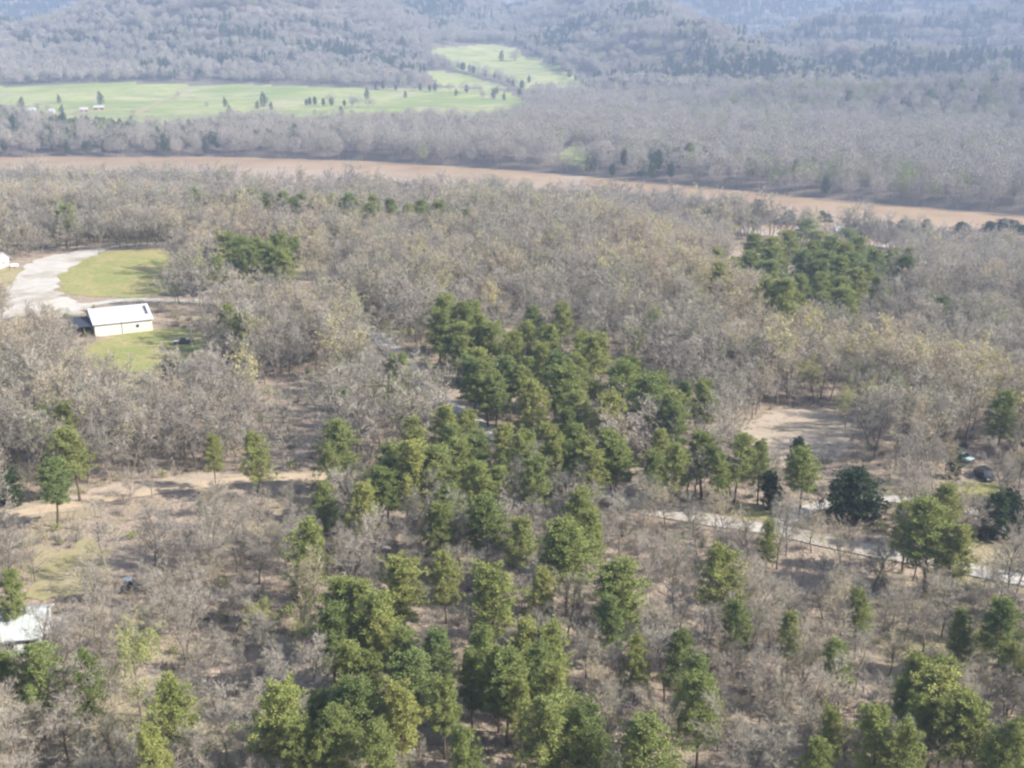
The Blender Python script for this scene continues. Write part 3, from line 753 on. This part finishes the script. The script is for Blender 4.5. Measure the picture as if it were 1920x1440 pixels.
sz = rng.uniform(.8, 1.3, len(rest)); sz = np.where(gy[rest] > 480, sz * 1.15, sz); sb_ = (near_y(gx[rest]) - gy[rest]) * .9; sz = np.where((sb_ < 70) & (gx[rest] < 190), sz * np.where(gx[rest] > -120, 1.3, 1.35), sz)
scatter('near_woodland', [proto('t', m_) for m_ in mids], np.column_stack([gx[rest], gy[rest], gz[rest]]), rng.uniform(0, 6.28, len(rest)),
        np.column_stack([sz * 1.12, sz * 1.12, sz * rng.uniform(.95, 1.25, len(rest))]), pick)

# saplings between the bigger trees
sx_, sy_ = jitter_grid(-200, 200, 112, 380, 4.4)
k = (np.abs(sx_) < 20 + .45 * sy_) & (rng.random(sx_.size) < .42); sx_, sy_ = sx_[k], sy_[k]
k = allowed(sx_, sy_); sx_, sy_ = sx_[k], sy_[k]; sz_ = hgt(sx_, sy_); kk_ = np.ones(sx_.shape, bool)
for hh_ in (1.5, 4.0):
    u_, v_, _ = proj(sx_, sy_, sz_ + hh_)
    for P_, d_ in GAPS[:13]: kk_ &= ~(inside(P_, u_, v_) & (rng.random(sx_.shape) < d_))
sx_, sy_, sz_ = sx_[kk_], sy_[kk_], sz_[kk_]; s_ = rng.uniform(.28, .6, len(sx_))
scatter('saplings', [proto('s', mids[q_]) for q_ in (0, 1, 3, 2, 6)], np.column_stack([sx_, sy_, sz_]), rng.uniform(0, 6.28, len(sx_)), np.column_stack([s_ * .85, s_ * .85, s_]), rng.integers(0, 5, len(sx_)))

# low brush on the wood floor
def brush_mesh(seed, m_, green=0):
    r = np.random.default_rng(seed); n_ = 90
    p = r.normal(size=(n_, 3)) * [.35, .35, 0]; d = unit(r, n_) * [.8, .8, .6] + [0, 0, 1.0]
    v_, f_ = slivers(p, p + d * r.uniform(.5, 1.5, (n_, 1)), .05, r)
    parts = [(v_, f_, 0)]
    if green:
        q_ = p[r.integers(0, n_, green)] + unit(r, green) * .5 + [0, 0, .8]; bv, bf = blades(q_, unit(r, green), .28, .12, r); parts.append((bv, bf, 1))
    V, F, mm, mi = join_arrays(parts, [m_, M['needle']])
    return new_mesh('brush', V, F, mm, midx=mi)
bx, by = jitter_grid(-190, 190, 108, 360, 2.8)
k = (np.abs(bx) < 20 + .45 * by) & (vnoise(bx, by, 12, 12) > -.12); bx, by = bx[k], by[k]
k = allowed(bx, by); bx, by = bx[k], by[k]
s_ = rng.uniform(.5, 1.5, len(bx))
scatter('undergrowth', [proto('b', brush_mesh(400, M['twig_grey'])), proto('b', brush_mesh(401, M['twig_tan'])), proto('b', brush_mesh(402, M['bark'])), proto('b', brush_mesh(403, M['twig_grey'], 110))],
        np.column_stack([bx, by, hgt(bx, by)]), rng.uniform(0, 6.28, len(bx)), np.column_stack([s_, s_, s_ * .9]), rng.choice(4, len(bx), p=[.38, .3, .22, .10]))

# ---------------------------------------------------------------- woods beyond the river
def patch(seed, ntree, size, nleaf, leaf, Hh, mix):
    """a piece of canopy: many crowns made of small faces, stems below"""
    r = np.random.default_rng(seed); parts = []
    for t_ in range(ntree):
        cx, cy_ = r.uniform(-size/2, size/2, 2); h_ = Hh * r.uniform(.7, 1.2); mk = int(r.choice(len(mix), p=mix))
        rad_ = (r.uniform(4.0, 6.6) if mk != 1 else r.uniform(2.6, 4.2))
        n_ = int(nleaf * (1.3 if mk == 1 else 1))
        c = unit(r, n_) * (r.uniform(.25, 1, (n_, 1)) ** .5) * [rad_, rad_, h_ * (.36 if mk != 1 else .45)]
        if mk == 1: c[:, :2] *= (1.1 - (c[:, 2:3] / (h_ * .45) + 1) / 2 * .45)
        c = c + [cx, cy_, h_ * (.66 if mk != 1 else .55)]
        v_, f_ = blades(c, unit(r, n_) + [0, 0, .4], leaf * r.uniform(.7, 1.3, (n_, 1)), leaf * (.28 if mk != 1 else .4), r)
        parts.append((v_, f_, mk))
        p0 = np.array([[cx, cy_, -3.0]] * 3) + r.normal(size=(3, 3)) * [.2, .2, 0]; p1 = p0 * [1, 1, 0] + [0, 0, h_ * .9] + r.normal(size=(3, 3)) * [1.6, 1.6, .5]
        v_, f_ = slivers(p0, p1, leaf * .3, r); parts.append((v_, f_, 3))
    V, F, mm, mi = join_arrays(parts, [M['far_twig'], M['far_pine'], M['far_green'], M['bark']])
    return new_mesh('canopy', V, F, mm, midx=mi)
def is_field(x, y):
    f_ = np.zeros(x.shape, bool); nz = vnoise(x, y, 60, 11) * 26
    for P in PM['meadow'] + PM['valley'] + PM['tilled']: f_ |= inside(smooth_poly(P, 1), x + nz, y + nz)
    return f_
def fill(name, protos, y0, y1, st, choose, sc_, edge):
    X = .5 * y1 + 120
    x, y = jitter_grid(-X, X, y0, y1, st)
    r_ = np.hypot(x, y)
    k = (np.abs(x) < .48 * y + 120) & (y - far_y(x) > 8 + edge)
    x, y = x[k], y[k]; k = ~is_field(x, y) & ~is_field(x + edge, y) & ~is_field(x - edge, y) & ~is_field(x, y - edge) & ~is_field(x, y + edge); x, y = x[k], y[k]
    z = hgt(x, y)
    # drop what lies on slopes turned away and well outside the view
    s_ = sc_ * rng.uniform(.85, 1.15, len(x))
    scatter(name, protos, np.column_stack([x, y, z]), rng.uniform(0, 6.28, len(x)), np.column_stack([s_, s_, s_ * rng.uniform(.85, 1.2, len(x))]), choose(x, y))
def dark_w(x, y):
    """where conifers gather, partly put in to darken hillsides as shade would"""
    d_ = np.clip(-.03 + 1.9 * np.maximum(vnoise(x, y, 230, 21), -.05) * (.6 + 1.2 * vnoise(x, y, 60, 22)) * 1.3 + .25 * vnoise(x, y, 40, 23) + .45 * sst(-250, -400, x) * (y < 1450) + .3 * sst(250, 560, x) + .35 * sst(3050, 3400, y) + .8 * (np.hypot((x + 270) / 130, (y - 3060) / 230) < 1) + .5 * sst(70, 20, np.abs(y - 2120 + .12 * x)) * (x > -900) * (x < -150) + .75 * (hA_(x, y) < 45) * (y > 2500) * (x < -150) + .55 * sst(34, 8, np.abs(x - 205 - (2700 - y) * .1)) * (y < 3000) * (y > 1500) + .35 * sst(.62, .78, vnoise(x - y * .4, y, 300, 27) + .5) - .3 * (np.hypot((x + 528) / 420, (y - 2650) / 420) < 1), 0, .85)  # ellipse of dark conifers stands in for shade on a left-facing hillside
    face = (hA_(x, y) > 28) & (y < 2790)
    return np.where(face, np.clip(.5 * d_ - .08 + .3 * sst(2260, 2200, y), 0, .3), d_)
single = [patch(500 + k, 2, 10, 800, .62, 17, [1, 0, 0]) for k in range(3)] + [patch(510 + k, 2, 8, 700, .62, 17, [.1, .9, 0]) for k in range(2)] + [patch(515, 2, 9, 800, .6, 15, [.45, 0, .55])]
def ch1(x, y):
    d_ = dark_w(x, y); r_ = rng.random(len(x))
    return np.where(r_ < d_ * .8, rng.integers(3, 5, len(x)), np.where(r_ > .96 - .28 * sst(60, 250, x) * (vnoise(x, y, 120, 29) > 0), 5, rng.integers(0, 3, len(x))))
fill('far_bank_woods', [proto('p', m_) for m_ in single], 600, 1600, 10.5, ch1, 1.0, 3)
pt = [patch(520 + k, 14, 46, 420, 1.15, 18, [.98, .0, .02]) for k in range(3)] + [patch(530, 14, 46, 420, 1.15, 18, [.6, .38, .02]), patch(531, 14, 46, 420, 1.15, 18, [.12, .86, .02]), patch(532, 14, 46, 420, 1.15, 17, [.72, .03, .25])]
def ch2(x, y):
    d_ = dark_w(x, y); r_ = rng.random(len(x))
    return np.where(r_ < d_ * .95, np.where(d_ > .45, 4, rng.integers(3, 5, len(x))), np.where(r_ > .96 - .28 * sst(60, 250, x) * (vnoise(x, y, 120, 29) > 0), 5, rng.integers(0, 3, len(x))))

# ---------------------------------------------------------------- buildings
M['white_metal'] = mat('white_metal', (.50, .50, .53), .42, noise=[(.35, (.43, .43, .46), .45, .7)], spec=.5)
M['pale_metal'] = mat('pale_metal', (.45, .475, .455), .5, noise=[(.6, (.36, .38, .37), .42, .7)], spec=.4)
M['pink_metal'] = mat('faded_metal', (.42, .39, .375), .6, noise=[(.8, (.33, .30, .29), .45, .7)])
M['cream'] = mat('cream_siding', (.60, .585, .50), .75, noise=[(.5, (.54, .53, .45), .45, .7)])
M['grey_wall'] = mat('grey_siding', (.36, .38, .36), .8, noise=[(.8, (.30, .31, .30), .45, .7)])
M['white_wall'] = mat('white_siding', (.68, .68, .66), .75)
M['brown_wall'] = mat('brown_boards', (.25, .15, .11), .85)
M['shade_dark_roof'] = mat('shade_dark_roof_metal', (.03, .038, .05), .75)  # near black: the shade beside the barn is put into this roof colour
M['glass'] = mat('window_glass', (.03, .035, .045), .08, spec=.6)
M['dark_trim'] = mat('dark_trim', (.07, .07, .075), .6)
M['white_trim'] = mat('white_trim', (.75, .75, .73), .6)
M['wood'] = mat('weathered_wood', (.22, .17, .13), .85, noise=[(2.0, (.16, .12, .09), .45, .7)])
M['concrete'] = mat('concrete', (.45, .43, .40), .9)

def gable_house(name, corner, rot, L, D, eave, ridge_h, wall_m, roof_m, label, cat, openings=(), over=.45, group=None, ribs=True, loc=None):
    """corner: ground point under the front wall's left end; x runs along the front, y goes back; D: half depth"""
    e = empty(name, (corner[0], corner[1], corner[2]), math.radians(rot))
    tag(e, label, cat, group)
    MB().prism([(0, -.6), (0, eave), (D, ridge_h - .12), (2*D, eave), (2*D, -.6)], 0, L, 'x').build('wall', wall_m, e)
    # roof: two thick sheets with ribs
    rf = MB(); sl = (ridge_h - eave) / D; t = .14
    y0, z0 = -over, eave - over * sl
    rf.prism([(y0, z0), (y0, z0 + t), (D, ridge_h + t), (D, ridge_h)], -over, L + over, 'x')
    rf.prism([(D + .003, ridge_h), (D + .003, ridge_h + t), (2*D + over, z0 + t), (2*D + over, z0)], -over, L + over, 'x')
    if ribs:
        n = int((L + 2 * over) / .9)
        for k in range(1, n):
            x = -over + k * (L + 2 * over) / n
            rf.prism([(y0, z0 + t), (y0, z0 + t + .045), (D, ridge_h + t + .045), (D, ridge_h + t)], x - .03, x + .03, 'x')
    r_ = rf.build('roof', roof_m, e)
    MB().prism([(D - .22, ridge_h + t - .02), (D, ridge_h + t + .09), (D + .22, ridge_h + t - .02)], -over - .02, L + over + .02, 'x').build('ridge_cap', roof_m, r_)
    for kind, face, a, w_, zb, h_ in openings:
        fr = .08
        def bx(m, x0, x1, z0_, z1_, pr):
            if face == 'f': m.box(x0, x1, -pr, .02, z0_, z1_)
            else: m.box(L - .02, L + pr, x0, x1, z0_, z1_)
            return m
        if kind == 'window':
            f_ = bx(bx(bx(bx(MB(), a - fr, a + w_ + fr, zb - fr, zb, .06), a - fr, a + w_ + fr, zb + h_, zb + h_ + fr, .06), a - fr, a, zb, zb + h_, .06), a + w_, a + w_ + fr, zb, zb + h_, .06).build('window', M['white_trim'], e)
            bx(MB(), a, a + w_, zb, zb + h_, .03).build('pane', M['glass'], f_)
        else:
            d_ = bx(MB(), a, a + w_, zb, zb + h_, .05).build('door', M['white_trim'] if kind == 'door' else M['dark_trim'], e)
            if kind == 'door': bx(MB(), a + w_ - .16, a + w_ - .08, zb + h_ * .48, zb + h_ * .53, .1).build('handle', M['dark_trim'], d_)
    return e
h_ = hit(179, 631)
barn = gable_house('metal_barn', h_, 26, 15.2, 8.2, 3.3, 5.7, M['cream'], M['white_metal'], 'long metal barn with white roof and cream wall between the two green lawns', 'barn',
    [('opening', 'f', 7.0, .18, 0, 2.9), ('door', 'r', 3.0, 1.1, 0, 2.1), ('opening', 'r', 6.5, 3.6, 0, 3.0), ('window', 'f', 10.8, .9, 1.3, .9)])
MB().box(0, 15.2, -.35, -.02, 3.06, 3.14).build('gutter', M['dark_trim'], barn)
v_ = MB()
for k in range(3): v_.prism([(2.6 + k * 1.5, 3.3 + (2.6 + k * 1.5) * .2927 + .21), (2.6 + k * 1.5, 3.3 + (2.6 + k * 1.5) * .2927 + .42), (3.8 + k * 1.5, 3.3 + (3.8 + k * 1.5) * .2927 + .42), (3.8 + k * 1.5, 3.3 + (3.8 + k * 1.5) * .2927 + .21)], 14.2, 14.75, 'x')
v_.build('roof_vent', M['dark_trim'], barn)
ln_ = MB().prism([(.1, 2.9), (.1, 3.0), (9.5, 3.7), (9.5, 3.6)], -5.2, -.5, 'x').build('added_lean_to_roof', M['shade_dark_roof'], barn)  # lean-to added to fill the shadowed patch at the barn's left end
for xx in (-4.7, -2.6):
    for yy in (.6, 5.0, 9.2): MB().box(xx - .09, xx + .09, yy - .09, yy + .09, -.5, 2.5 + (yy - .4) * .077).build('added_lean_to_post', M['wood'], ln_)
MB().box(-4.75, -.05, 9.3, 9.42, -.5, 3.19).build('added_lean_to_wall', M['dark_trim'], barn)
h_ = hit(-75, 1240)
hs = gable_house('white_roofed_house', h_, 11, 10.4, 4.6, 2.7, 4.7, M['grey_wall'], M['pale_metal'], 'grey house with a large pale metal roof at the lower left corner', 'house',
    [('window', 'f', 6.0, 1.1, 1.0, 1.1), ('window', 'f', 8.5, 1.0, 1.0, 1.1), ('door', 'f', 7.4, .9, 0, 2.05), ('window', 'r', 2.0, 1.2, 1.0, 1.1), ('window', 'f', 2.0, 1.2, 1.0, 1.1)], over=.5)
pr = MB().prism([(.8, 2.45), (.8, 2.53), (4.6, 3.1), (4.6, 3.02)], 10.92, 13.6, 'x').build('porch_roof', M['pink_metal'], hs)
for yy in (1.0, 4.3):
    MB().box(13.3, 13.44, yy, yy + .14, 0, 2.45 + (yy - .8) * .15).build('porch_post', M['white_trim'], pr)
MB().box(10.42, 13.5, .9, 4.5, -.3, .18).build('porch_floor', M['wood'], hs)
MB().box(7.9, 8.3, 3.6, 4.0, 4.2, 5.3).build('chimney', M['dark_trim'], hs)
h_ = hit(-50, 505)
gable_house('white_edge_house', (h_[0] - 3, h_[1], h_[2]), -4, 11.6, 4.2, 2.8, 5.0, M['white_wall'], M['pink_metal'], 'small pale house cut by the left edge beyond the gravel yard', 'house',
    [('window', 'f', 9.2, 1.3, 1.0, 1.2), ('door', 'f', 7.4, .95, 0, 2.05), ('window', 'r', 3.5, 1.2, 1.0, 1.1)])
for nm, u, v, L_, D_, wm_, rm_, lb, ct in [
    ('farmhouse', 52, 212, 8, 4.0, 'white_wall', 'white_metal', 'tiny white farmhouse among trees left of the far meadow', 'house'),
    ('farmhouse', 92, 214, 6, 3.0, 'white_wall', 'white_metal', 'tiny white outbuilding right of the white farmhouse over the river', 'outbuilding'),
    ('farmhouse', -6, 216, 10, 4.0, 'white_wall', 'white_metal', 'bright white farmhouse over the river at the left edge', 'house'),
    ('farm_barn', 150, 211, 9, 4.0, 'brown_wall', 'pink_metal', 'brown barn at the near edge of the far meadow', 'barn'),
    ('farm_barn', 176, 207, 12, 4.5, 'brown_wall', 'pink_metal', 'larger brown barn just right of the other far barn', 'barn'),
    ('farmhouse', 1568, 444, 4.5, 2.0, 'white_wall', 'white_metal', 'white house in the woods before the river at right', 'house'),
    ('farmhouse', 1594, 448, 3.6, 1.8, 'white_wall', 'pink_metal', 'smaller pale house right of the riverside white house', 'house')]:
    h_ = hit(u, v)
    gable_house(nm, h_, 8, L_, D_, 3.4, 5.8, M[wm_], M[rm_], lb, ct, [('window', 'f', 1.5, 1.2, 1.1, 1.2), ('window', 'f', L_ - 2.6, 1.2, 1.1, 1.2), ('door', 'f', L_ / 2 - .5, 1.0, 0, 2.1)], ribs=False)

# ---------------------------------------------------------------- vehicles
M['tyre'] = mat('tyre_rubber', (.02, .02, .02), .85)
M['rim'] = mat('wheel_rim', (.5, .5, .52), .3, metal=.9)
M['lamp_glass'] = mat('lamp_glass', (.75, .75, .72), .12, spec=.6)
M['red_lamp'] = mat('red_lamp', (.4, .02, .02), .3)
def paint(nm, c): M[nm] = mat(nm, c, .25, spec=.55); return M[nm]
def wheel(e, x, y, r=.36):
    s_ = 1 if x > 0 else -1
    t_ = MB().cyl((x - .11, y, r), r, .22, 'x', 18).build('wheel', M['tyre'], e, .02)
    MB().cyl((x + s_ * .10 - .015, y, r), r * .6, .03, 'x', 14).build('rim', M['rim'], t_)
def car(name, h_, rot, body_m, label, cat, L=4.6, W=1.86, Hh=1.72, pickup=False, hood_m=None):
    """the front looks along -y"""
    e = empty(name, h_[:3], math.radians(rot)); tag(e, label, cat)
    w2 = W / 2; a, b = -L/2, L/2
    if pickup: prof = [(a, .42), (a + .03, .92), (a + .35, 1.02), (b - .1, 1.02), (b, .95), (b, .45), (b - .2, .36), (a + .2, .36)]
    else: prof = [(a, .40), (a + .03, .82), (a + .9, .98), (b - .05, 1.02), (b, .9), (b, .42), (b - .2, .34), (a + .2, .34)]
    MB().prism(prof, -w2, w2, 'x').build('body', body_m, e, .07)
    if pickup: cab = [(a + 1.25, 1.0), (a + 1.85, Hh), (a + 3.1, Hh), (a + 3.3, 1.0)]
    else: cab = [(a + .95, .97), (a + 1.65, Hh - .04), (a + 2.0, Hh), (b - .75, Hh), (b - .12, .99)]
    MB().prism(cab, -w2 + .12, w2 - .12, 'x').build('cabin', M['glass'], e, .05)
    y0, y1 = cab[1][0] - .02, cab[-2][0] + .05
    MB().box(-w2 + .10, w2 - .10, y0, y1, Hh - .03, Hh + .05).build('roof', body_m, e, .03)
    if hood_m: MB().box(-w2 + .05, w2 - .05, a + .08, a + 1.25, 1.02, 1.07).build('bonnet', hood_m, e, .02)
    if pickup:
        MB().box(-w2 + .12, w2 - .12, a + 3.4, b - .1, 1.021, 1.06).build('bed_cover', M['dark_trim'], e)
    for s_ in (-1, 1):
        for yy in (a + .85, b - .9): wheel(e, s_ * (w2 - .08), yy)
        MB().box(s_ * (w2 - .38) - .2, s_ * (w2 - .38) + .2, a - .02, a + .06, .66, .82).build('headlight', M['lamp_glass'], e, .02)
        MB().box(s_ * (w2 - .2) - .12, s_ * (w2 - .2) + .12, b - .05, b + .02, .72, .9).build('tail_light', M['red_lamp'], e)
        MB().box(s_ * (w2 + .10) - .1, s_ * (w2 + .10) + .1, a + 1.45, a + 1.6, 1.02, 1.18).build('mirror', M['dark_trim'], e)
    MB().box(-w2 + .1, w2 - .1, a - .07, a + .02, .38, .6).build('bumper', M['dark_trim'], e, .02)
    return e
paint('black_paint', (.025, .028, .035)); paint('teal_paint', (.50, .64, .62)); paint('white_paint', (.78, .78, .78))
car('parked_pickup', hit(344, 645), -70, M['black_paint'], 'small dark pickup with a white bonnet at the right end of the barn lawn', 'pickup truck', L=5.0, Hh=1.75, pickup=True, hood_m=M['white_paint'])
car('parked_suv', hit(1845, 897), 10, M['black_paint'], 'dark blue-black vehicle seen end-on beside the small lawn at right', 'car', L=4.8, W=2.0, Hh=1.9)
car('parked_car', hit(1802, 862), 38, M['teal_paint'], 'pale teal car standing up-left of the dark vehicle at right', 'car', L=4.6, W=1.9, Hh=1.5)
# utility cart
h_ = hit(243, 1106)
e = empty('utility_cart', h_[:3], math.radians(-35)); tag(e, 'small dark utility cart with a pale canopy among bare trees at lower left', 'utility cart')
MB().prism([(-1.35, .35), (-1.35, .75), (-.6, .82), (-.5, .5), (.3, .5), (.35, .8), (1.35, .85), (1.35, .35)], -.62, .62, 'x').build('body', M['black_paint'], e, .05)
MB().box(-.55, .55, -.1, .3, .5, .72).build('seat', M['dark_trim'], e, .04)
MB().box(-.55, .55, .3, .38, .85, 1.25).build('backrest', M['dark_trim'], e, .03)
MB().prism([(-.75, 1.86), (-.7, 1.92), (.6, 1.95), (.65, 1.88)], -.68, .68, 'x').build('canopy', M['pale_metal'], e, .02)
for sx_ in (-.56, .56):
    for yy in (-.62, .42): MB().cyl((sx_, yy, .7), .022, 1.18, 'z', 8).build('canopy_post', M['dark_trim'], e)
for sx_ in (-.6, .6):
    for yy in (-.95, .9): wheel(e, sx_, yy, .29)
# pole, tank, post
h_ = hit(360, 650)
e = empty('utility_pole', h_[:3]); tag(e, 'slim pale wooden pole beside the dark pickup and white bonnet', 'pole')
MB().cyl((0, 0, -.3), .15, 7.3, 'z', 10, .1).build('shaft', M['concrete'], e)
ca_ = MB().box(-.9, .9, -.06, .06, 6.3, 6.45).build('crossarm', M['wood'], e)
for xx in (-.75, 0, .75): MB().cyl((xx, 0, 6.45), .05, .16, 'z', 8, .03).build('insulator', M['white_trim'], ca_)
h_ = hit(27, 503)
e = empty('propane_tank', h_[:3], .4); tag(e, 'white rounded tank on short legs beside the gravel yard at far left', 'tank')
t_ = MB().cyl((-1.1, 0, 1.0), .55, 2.2, 'x', 18).cyl((1.1, 0, 1.0), .55, .3, 'x', 18, .2).cyl((-1.4, 0, 1.0), .2, .3, 'x', 18, .55).build('tank_shell', M['white_paint'], e)
MB().cyl((0, 0, 1.5), .18, .2, 'z', 10).build('valve_cap', M['white_trim'], e)
for xx in (-.8, .8): MB().box(xx - .1, xx + .1, -.4, .4, -.2, .5).build('leg', M['concrete'], e)
for k_, (u, v, lb) in enumerate([(19, 508, 'dark wooden post left of the white tank'), (93, 476, 'brown gate post where the track meets the yard')]):
    h_ = hit(u, v); e = empty('wooden_post', h_[:3]); tag(e, lb, 'post')
    MB().cyl((0, 0, -.3), .12, 3.4 - k_, 'z', 9, .1).build('shaft', M['wood'], e); MB().cyl((0, 0, 3.1 - k_), .13, .12, 'z', 9, .04).build('post_cap', M['wood'], e)

# ---------------------------------------------------------------- lone trees on the far meadow
def far_tree_mesh(seed, con):
    r = np.random.default_rng(seed); h_ = 14.0; n_ = 900
    c = unit(r, n_) * (r.uniform(.2, 1, (n_, 1)) ** .5) * ([4.6, 4.6, 6.6] if con else [6.2, 6.2, 5.6])
    if con: c[:, :2] *= (1.1 - (c[:, 2:3] / 6.4 + 1) / 2 * .8)
    c = c * (1 + .42 * np.sin(c[:, :1] * 1.3 + seed) * np.cos(c[:, 1:2] * 1.1)) + [0, 0, 6.2 if con else 6.4]
    v_, f_ = blades(c, unit(r, n_) + [0, 0, .4], .8 * r.uniform(.7, 1.3, (n_, 1)), .28, r)
    S0 = np.array([[0, 0, -1.], [0, 0, 3.], [0, 0, 4.], [0, 0, 4.5]]); S1 = np.array([[0, 0, 3.], [.2, 0, 9.], [2, 1, 9.], [-2, .5, 9.5]])
    tv, tf = tubes((S0, S1, np.array([.4, .35, .18, .18]), np.array([.35, .1, .06, .06])), 5)
    return new_mesh('meadow_tree_trunk', tv, tf, M['bark']), new_mesh('meadow_tree_crown', v_, f_, M['far_pine'] if con else M['far_twig'])
ft = [far_tree_mesh(600, 1), far_tree_mesh(601, 0)]
MT = [(188,188,22,1,'tall dark tree rising in the left part of the far meadow'), (110,185,14,1,'dark tree at the far left edge of the meadow'), (422,192,16,1,'lone dark tree in the middle of the far meadow'), (388,192,12,0,'grey tree just left of the lone dark meadow tree'),
      (494,192,26,1,'biggest dark tree in the far meadow, on the tree line'), (482,196,14,1,'dark tree touching the left of the biggest meadow tree'), (508,198,14,1,'dark tree touching the right of the biggest meadow tree'), (688,178,18,1,'dark tree on the upper edge where the meadow narrows'),
      (640,208,16,1,'dark tree at the left tip of the tilled field'), (660,206,12,0,'grey tree above the left of the tilled field'), (430,208,18,1,'low dark tree below the lone meadow tree'), (415,209,14,0,'grey tree left of the low dark meadow tree'),
      (660,190,12,0,'grey tree in the meadow left of the narrows'), (590,206,14,0,'grey tree on the lower meadow edge before the tilled field'), (250,206,14,0,'grey tree on the lower left meadow edge'), (245,232,22,1,'dark tree on the wood edge below the left meadow'), (210,232,18,1,'dark tree on the wood edge left of the other'),
      (905,175,16,0,'grey tree between the meadow and valley field'), (760,176,12,1,'dark tree on the upper meadow edge at right'), (855,172,12,1,'dark tree right along the upper meadow edge'), (925,178,16,1,'dark tree at the right end of the meadow'), (945,180,12,1,'last dark tree right of the meadow end'),
      (965,108,30,0,'broad grey tree group crown in the valley field top'), (992,148,12,1,'lone dark tree inside the valley field'), (940,108,18,1,'dark tree at the top middle of the valley field'), (335,172,12,0,'grey tree beside the pale lane in the meadow'), (1090,188,16,1,'dark tree below the valley field right corner'), (1110,192,14,1,'second dark tree below the valley field corner'),
      (40,196,20,1,'dark tree at far left above the farmhouses'), (70,196,18,0,'grey tree above the tiny farmhouses'), (90,200,18,0,'grey tree right above the farmhouses'), (115,205,16,1,'dark tree right of the farmhouses')]
for u, v, wpx, con, lb in MT:
    h_ = hit(u, v, 6.0)
    if h_ is None: continue
    s_ = .8 * wpx / FPX * h_[3] / (8.6 if con else 12)
    plant_tree('meadow_tree', ft[0] if con else ft[1], h_[0], h_[1], h_[2], s_, min(max(s_, .6), 1.5), random.uniform(0, 6.28), lb, 'scattered trees on the far meadow')
# faint lane over the meadow
P, c = strip(poly_hit([(250,218),(290,196),(320,182),(345,168)]), 9)
near_sheet('meadow_lane', P, M['verge'], .9)
# hedgerow trees between the meadow and the valley field
hp = poly_hit([(700,168),(800,172),(900,176),(985,180)]); hq = poly_hit([(795,108),(850,128),(930,150),(985,170)])
pts_ = []
for Q in (hp, hq, poly_hit([(560,198),(640,200),(700,204)]), poly_hit([(985,92),(1040,118),(1125,165)])):
    for k_ in range(len(Q) - 1):
        d_ = Q[k_+1] - Q[k_]; n_ = int(np.hypot(*d_) / 9)
        for m_ in range(n_): pts_.append(Q[k_] + d_ * (m_ + rng.random()) / max(n_, 1) + rng.normal(size=2) * 3)
pts_ = np.array(pts_)
scatter('far_hedgerows', [proto('h', single[0]), proto('h', single[3]), proto('h', single[1])], np.column_stack([pts_, hgt(pts_[:, 0], pts_[:, 1])]), rng.uniform(0, 6.28, len(pts_)),
        np.tile([[.95, .95, .85]], (len(pts_), 1)) * rng.uniform(.7, 1.2, (len(pts_), 1)), rng.choice(3, len(pts_), p=[.4, .35, .25]))
def fill2(name, y0, y1, st, sc_, edge):
    X = .5 * y1 + 120
    x, y = jitter_grid(-X, X, y0, y1, st)
    k = (np.abs(x) < .48 * y + 120); x, y = x[k], y[k]
    k = ~is_field(x, y) & ~is_field(x + edge, y) & ~is_field(x - edge, y) & ~is_field(x, y - edge) & ~is_field(x, y + edge); x, y = x[k], y[k]
    s_ = sc_ * rng.uniform(.9, 1.1, len(x))
    scatter(name, [proto('p', m_) for m_ in pt], np.column_stack([x, y, hgt(x, y)]), rng.uniform(0, 6.28, len(x)), np.column_stack([s_, s_, sc_ ** .3 * rng.uniform(.85, 1.2, len(x))]), ch2(x, y))
fill2('hill_woods', 1600, 3600, 33, 1.0, 22)
fill2('distant_hill_woods', 3600, 7000, 56, 1.7, 20)

# ---------------------------------------------------------------- haze
hz = MB().box(-9500, 9500, -120, 12400, -8, 980)
HM = bpy.data.materials.new('haze'); HM.use_nodes = True
N = HM.node_tree.nodes; N.remove(N['Principled BSDF'])
pv = N.new('ShaderNodeVolumePrincipled'); pv.inputs['Color'].default_value = (.55, .70, 1.0, 1); pv.inputs['Density'].default_value = 1.9e-4; pv.inputs['Anisotropy'].default_value = .2
HM.node_tree.links.new(pv.outputs[0], N['Material Output'].inputs['Volume'])
ho = hz.build('haze', HM); tag(ho, kind='stuff')
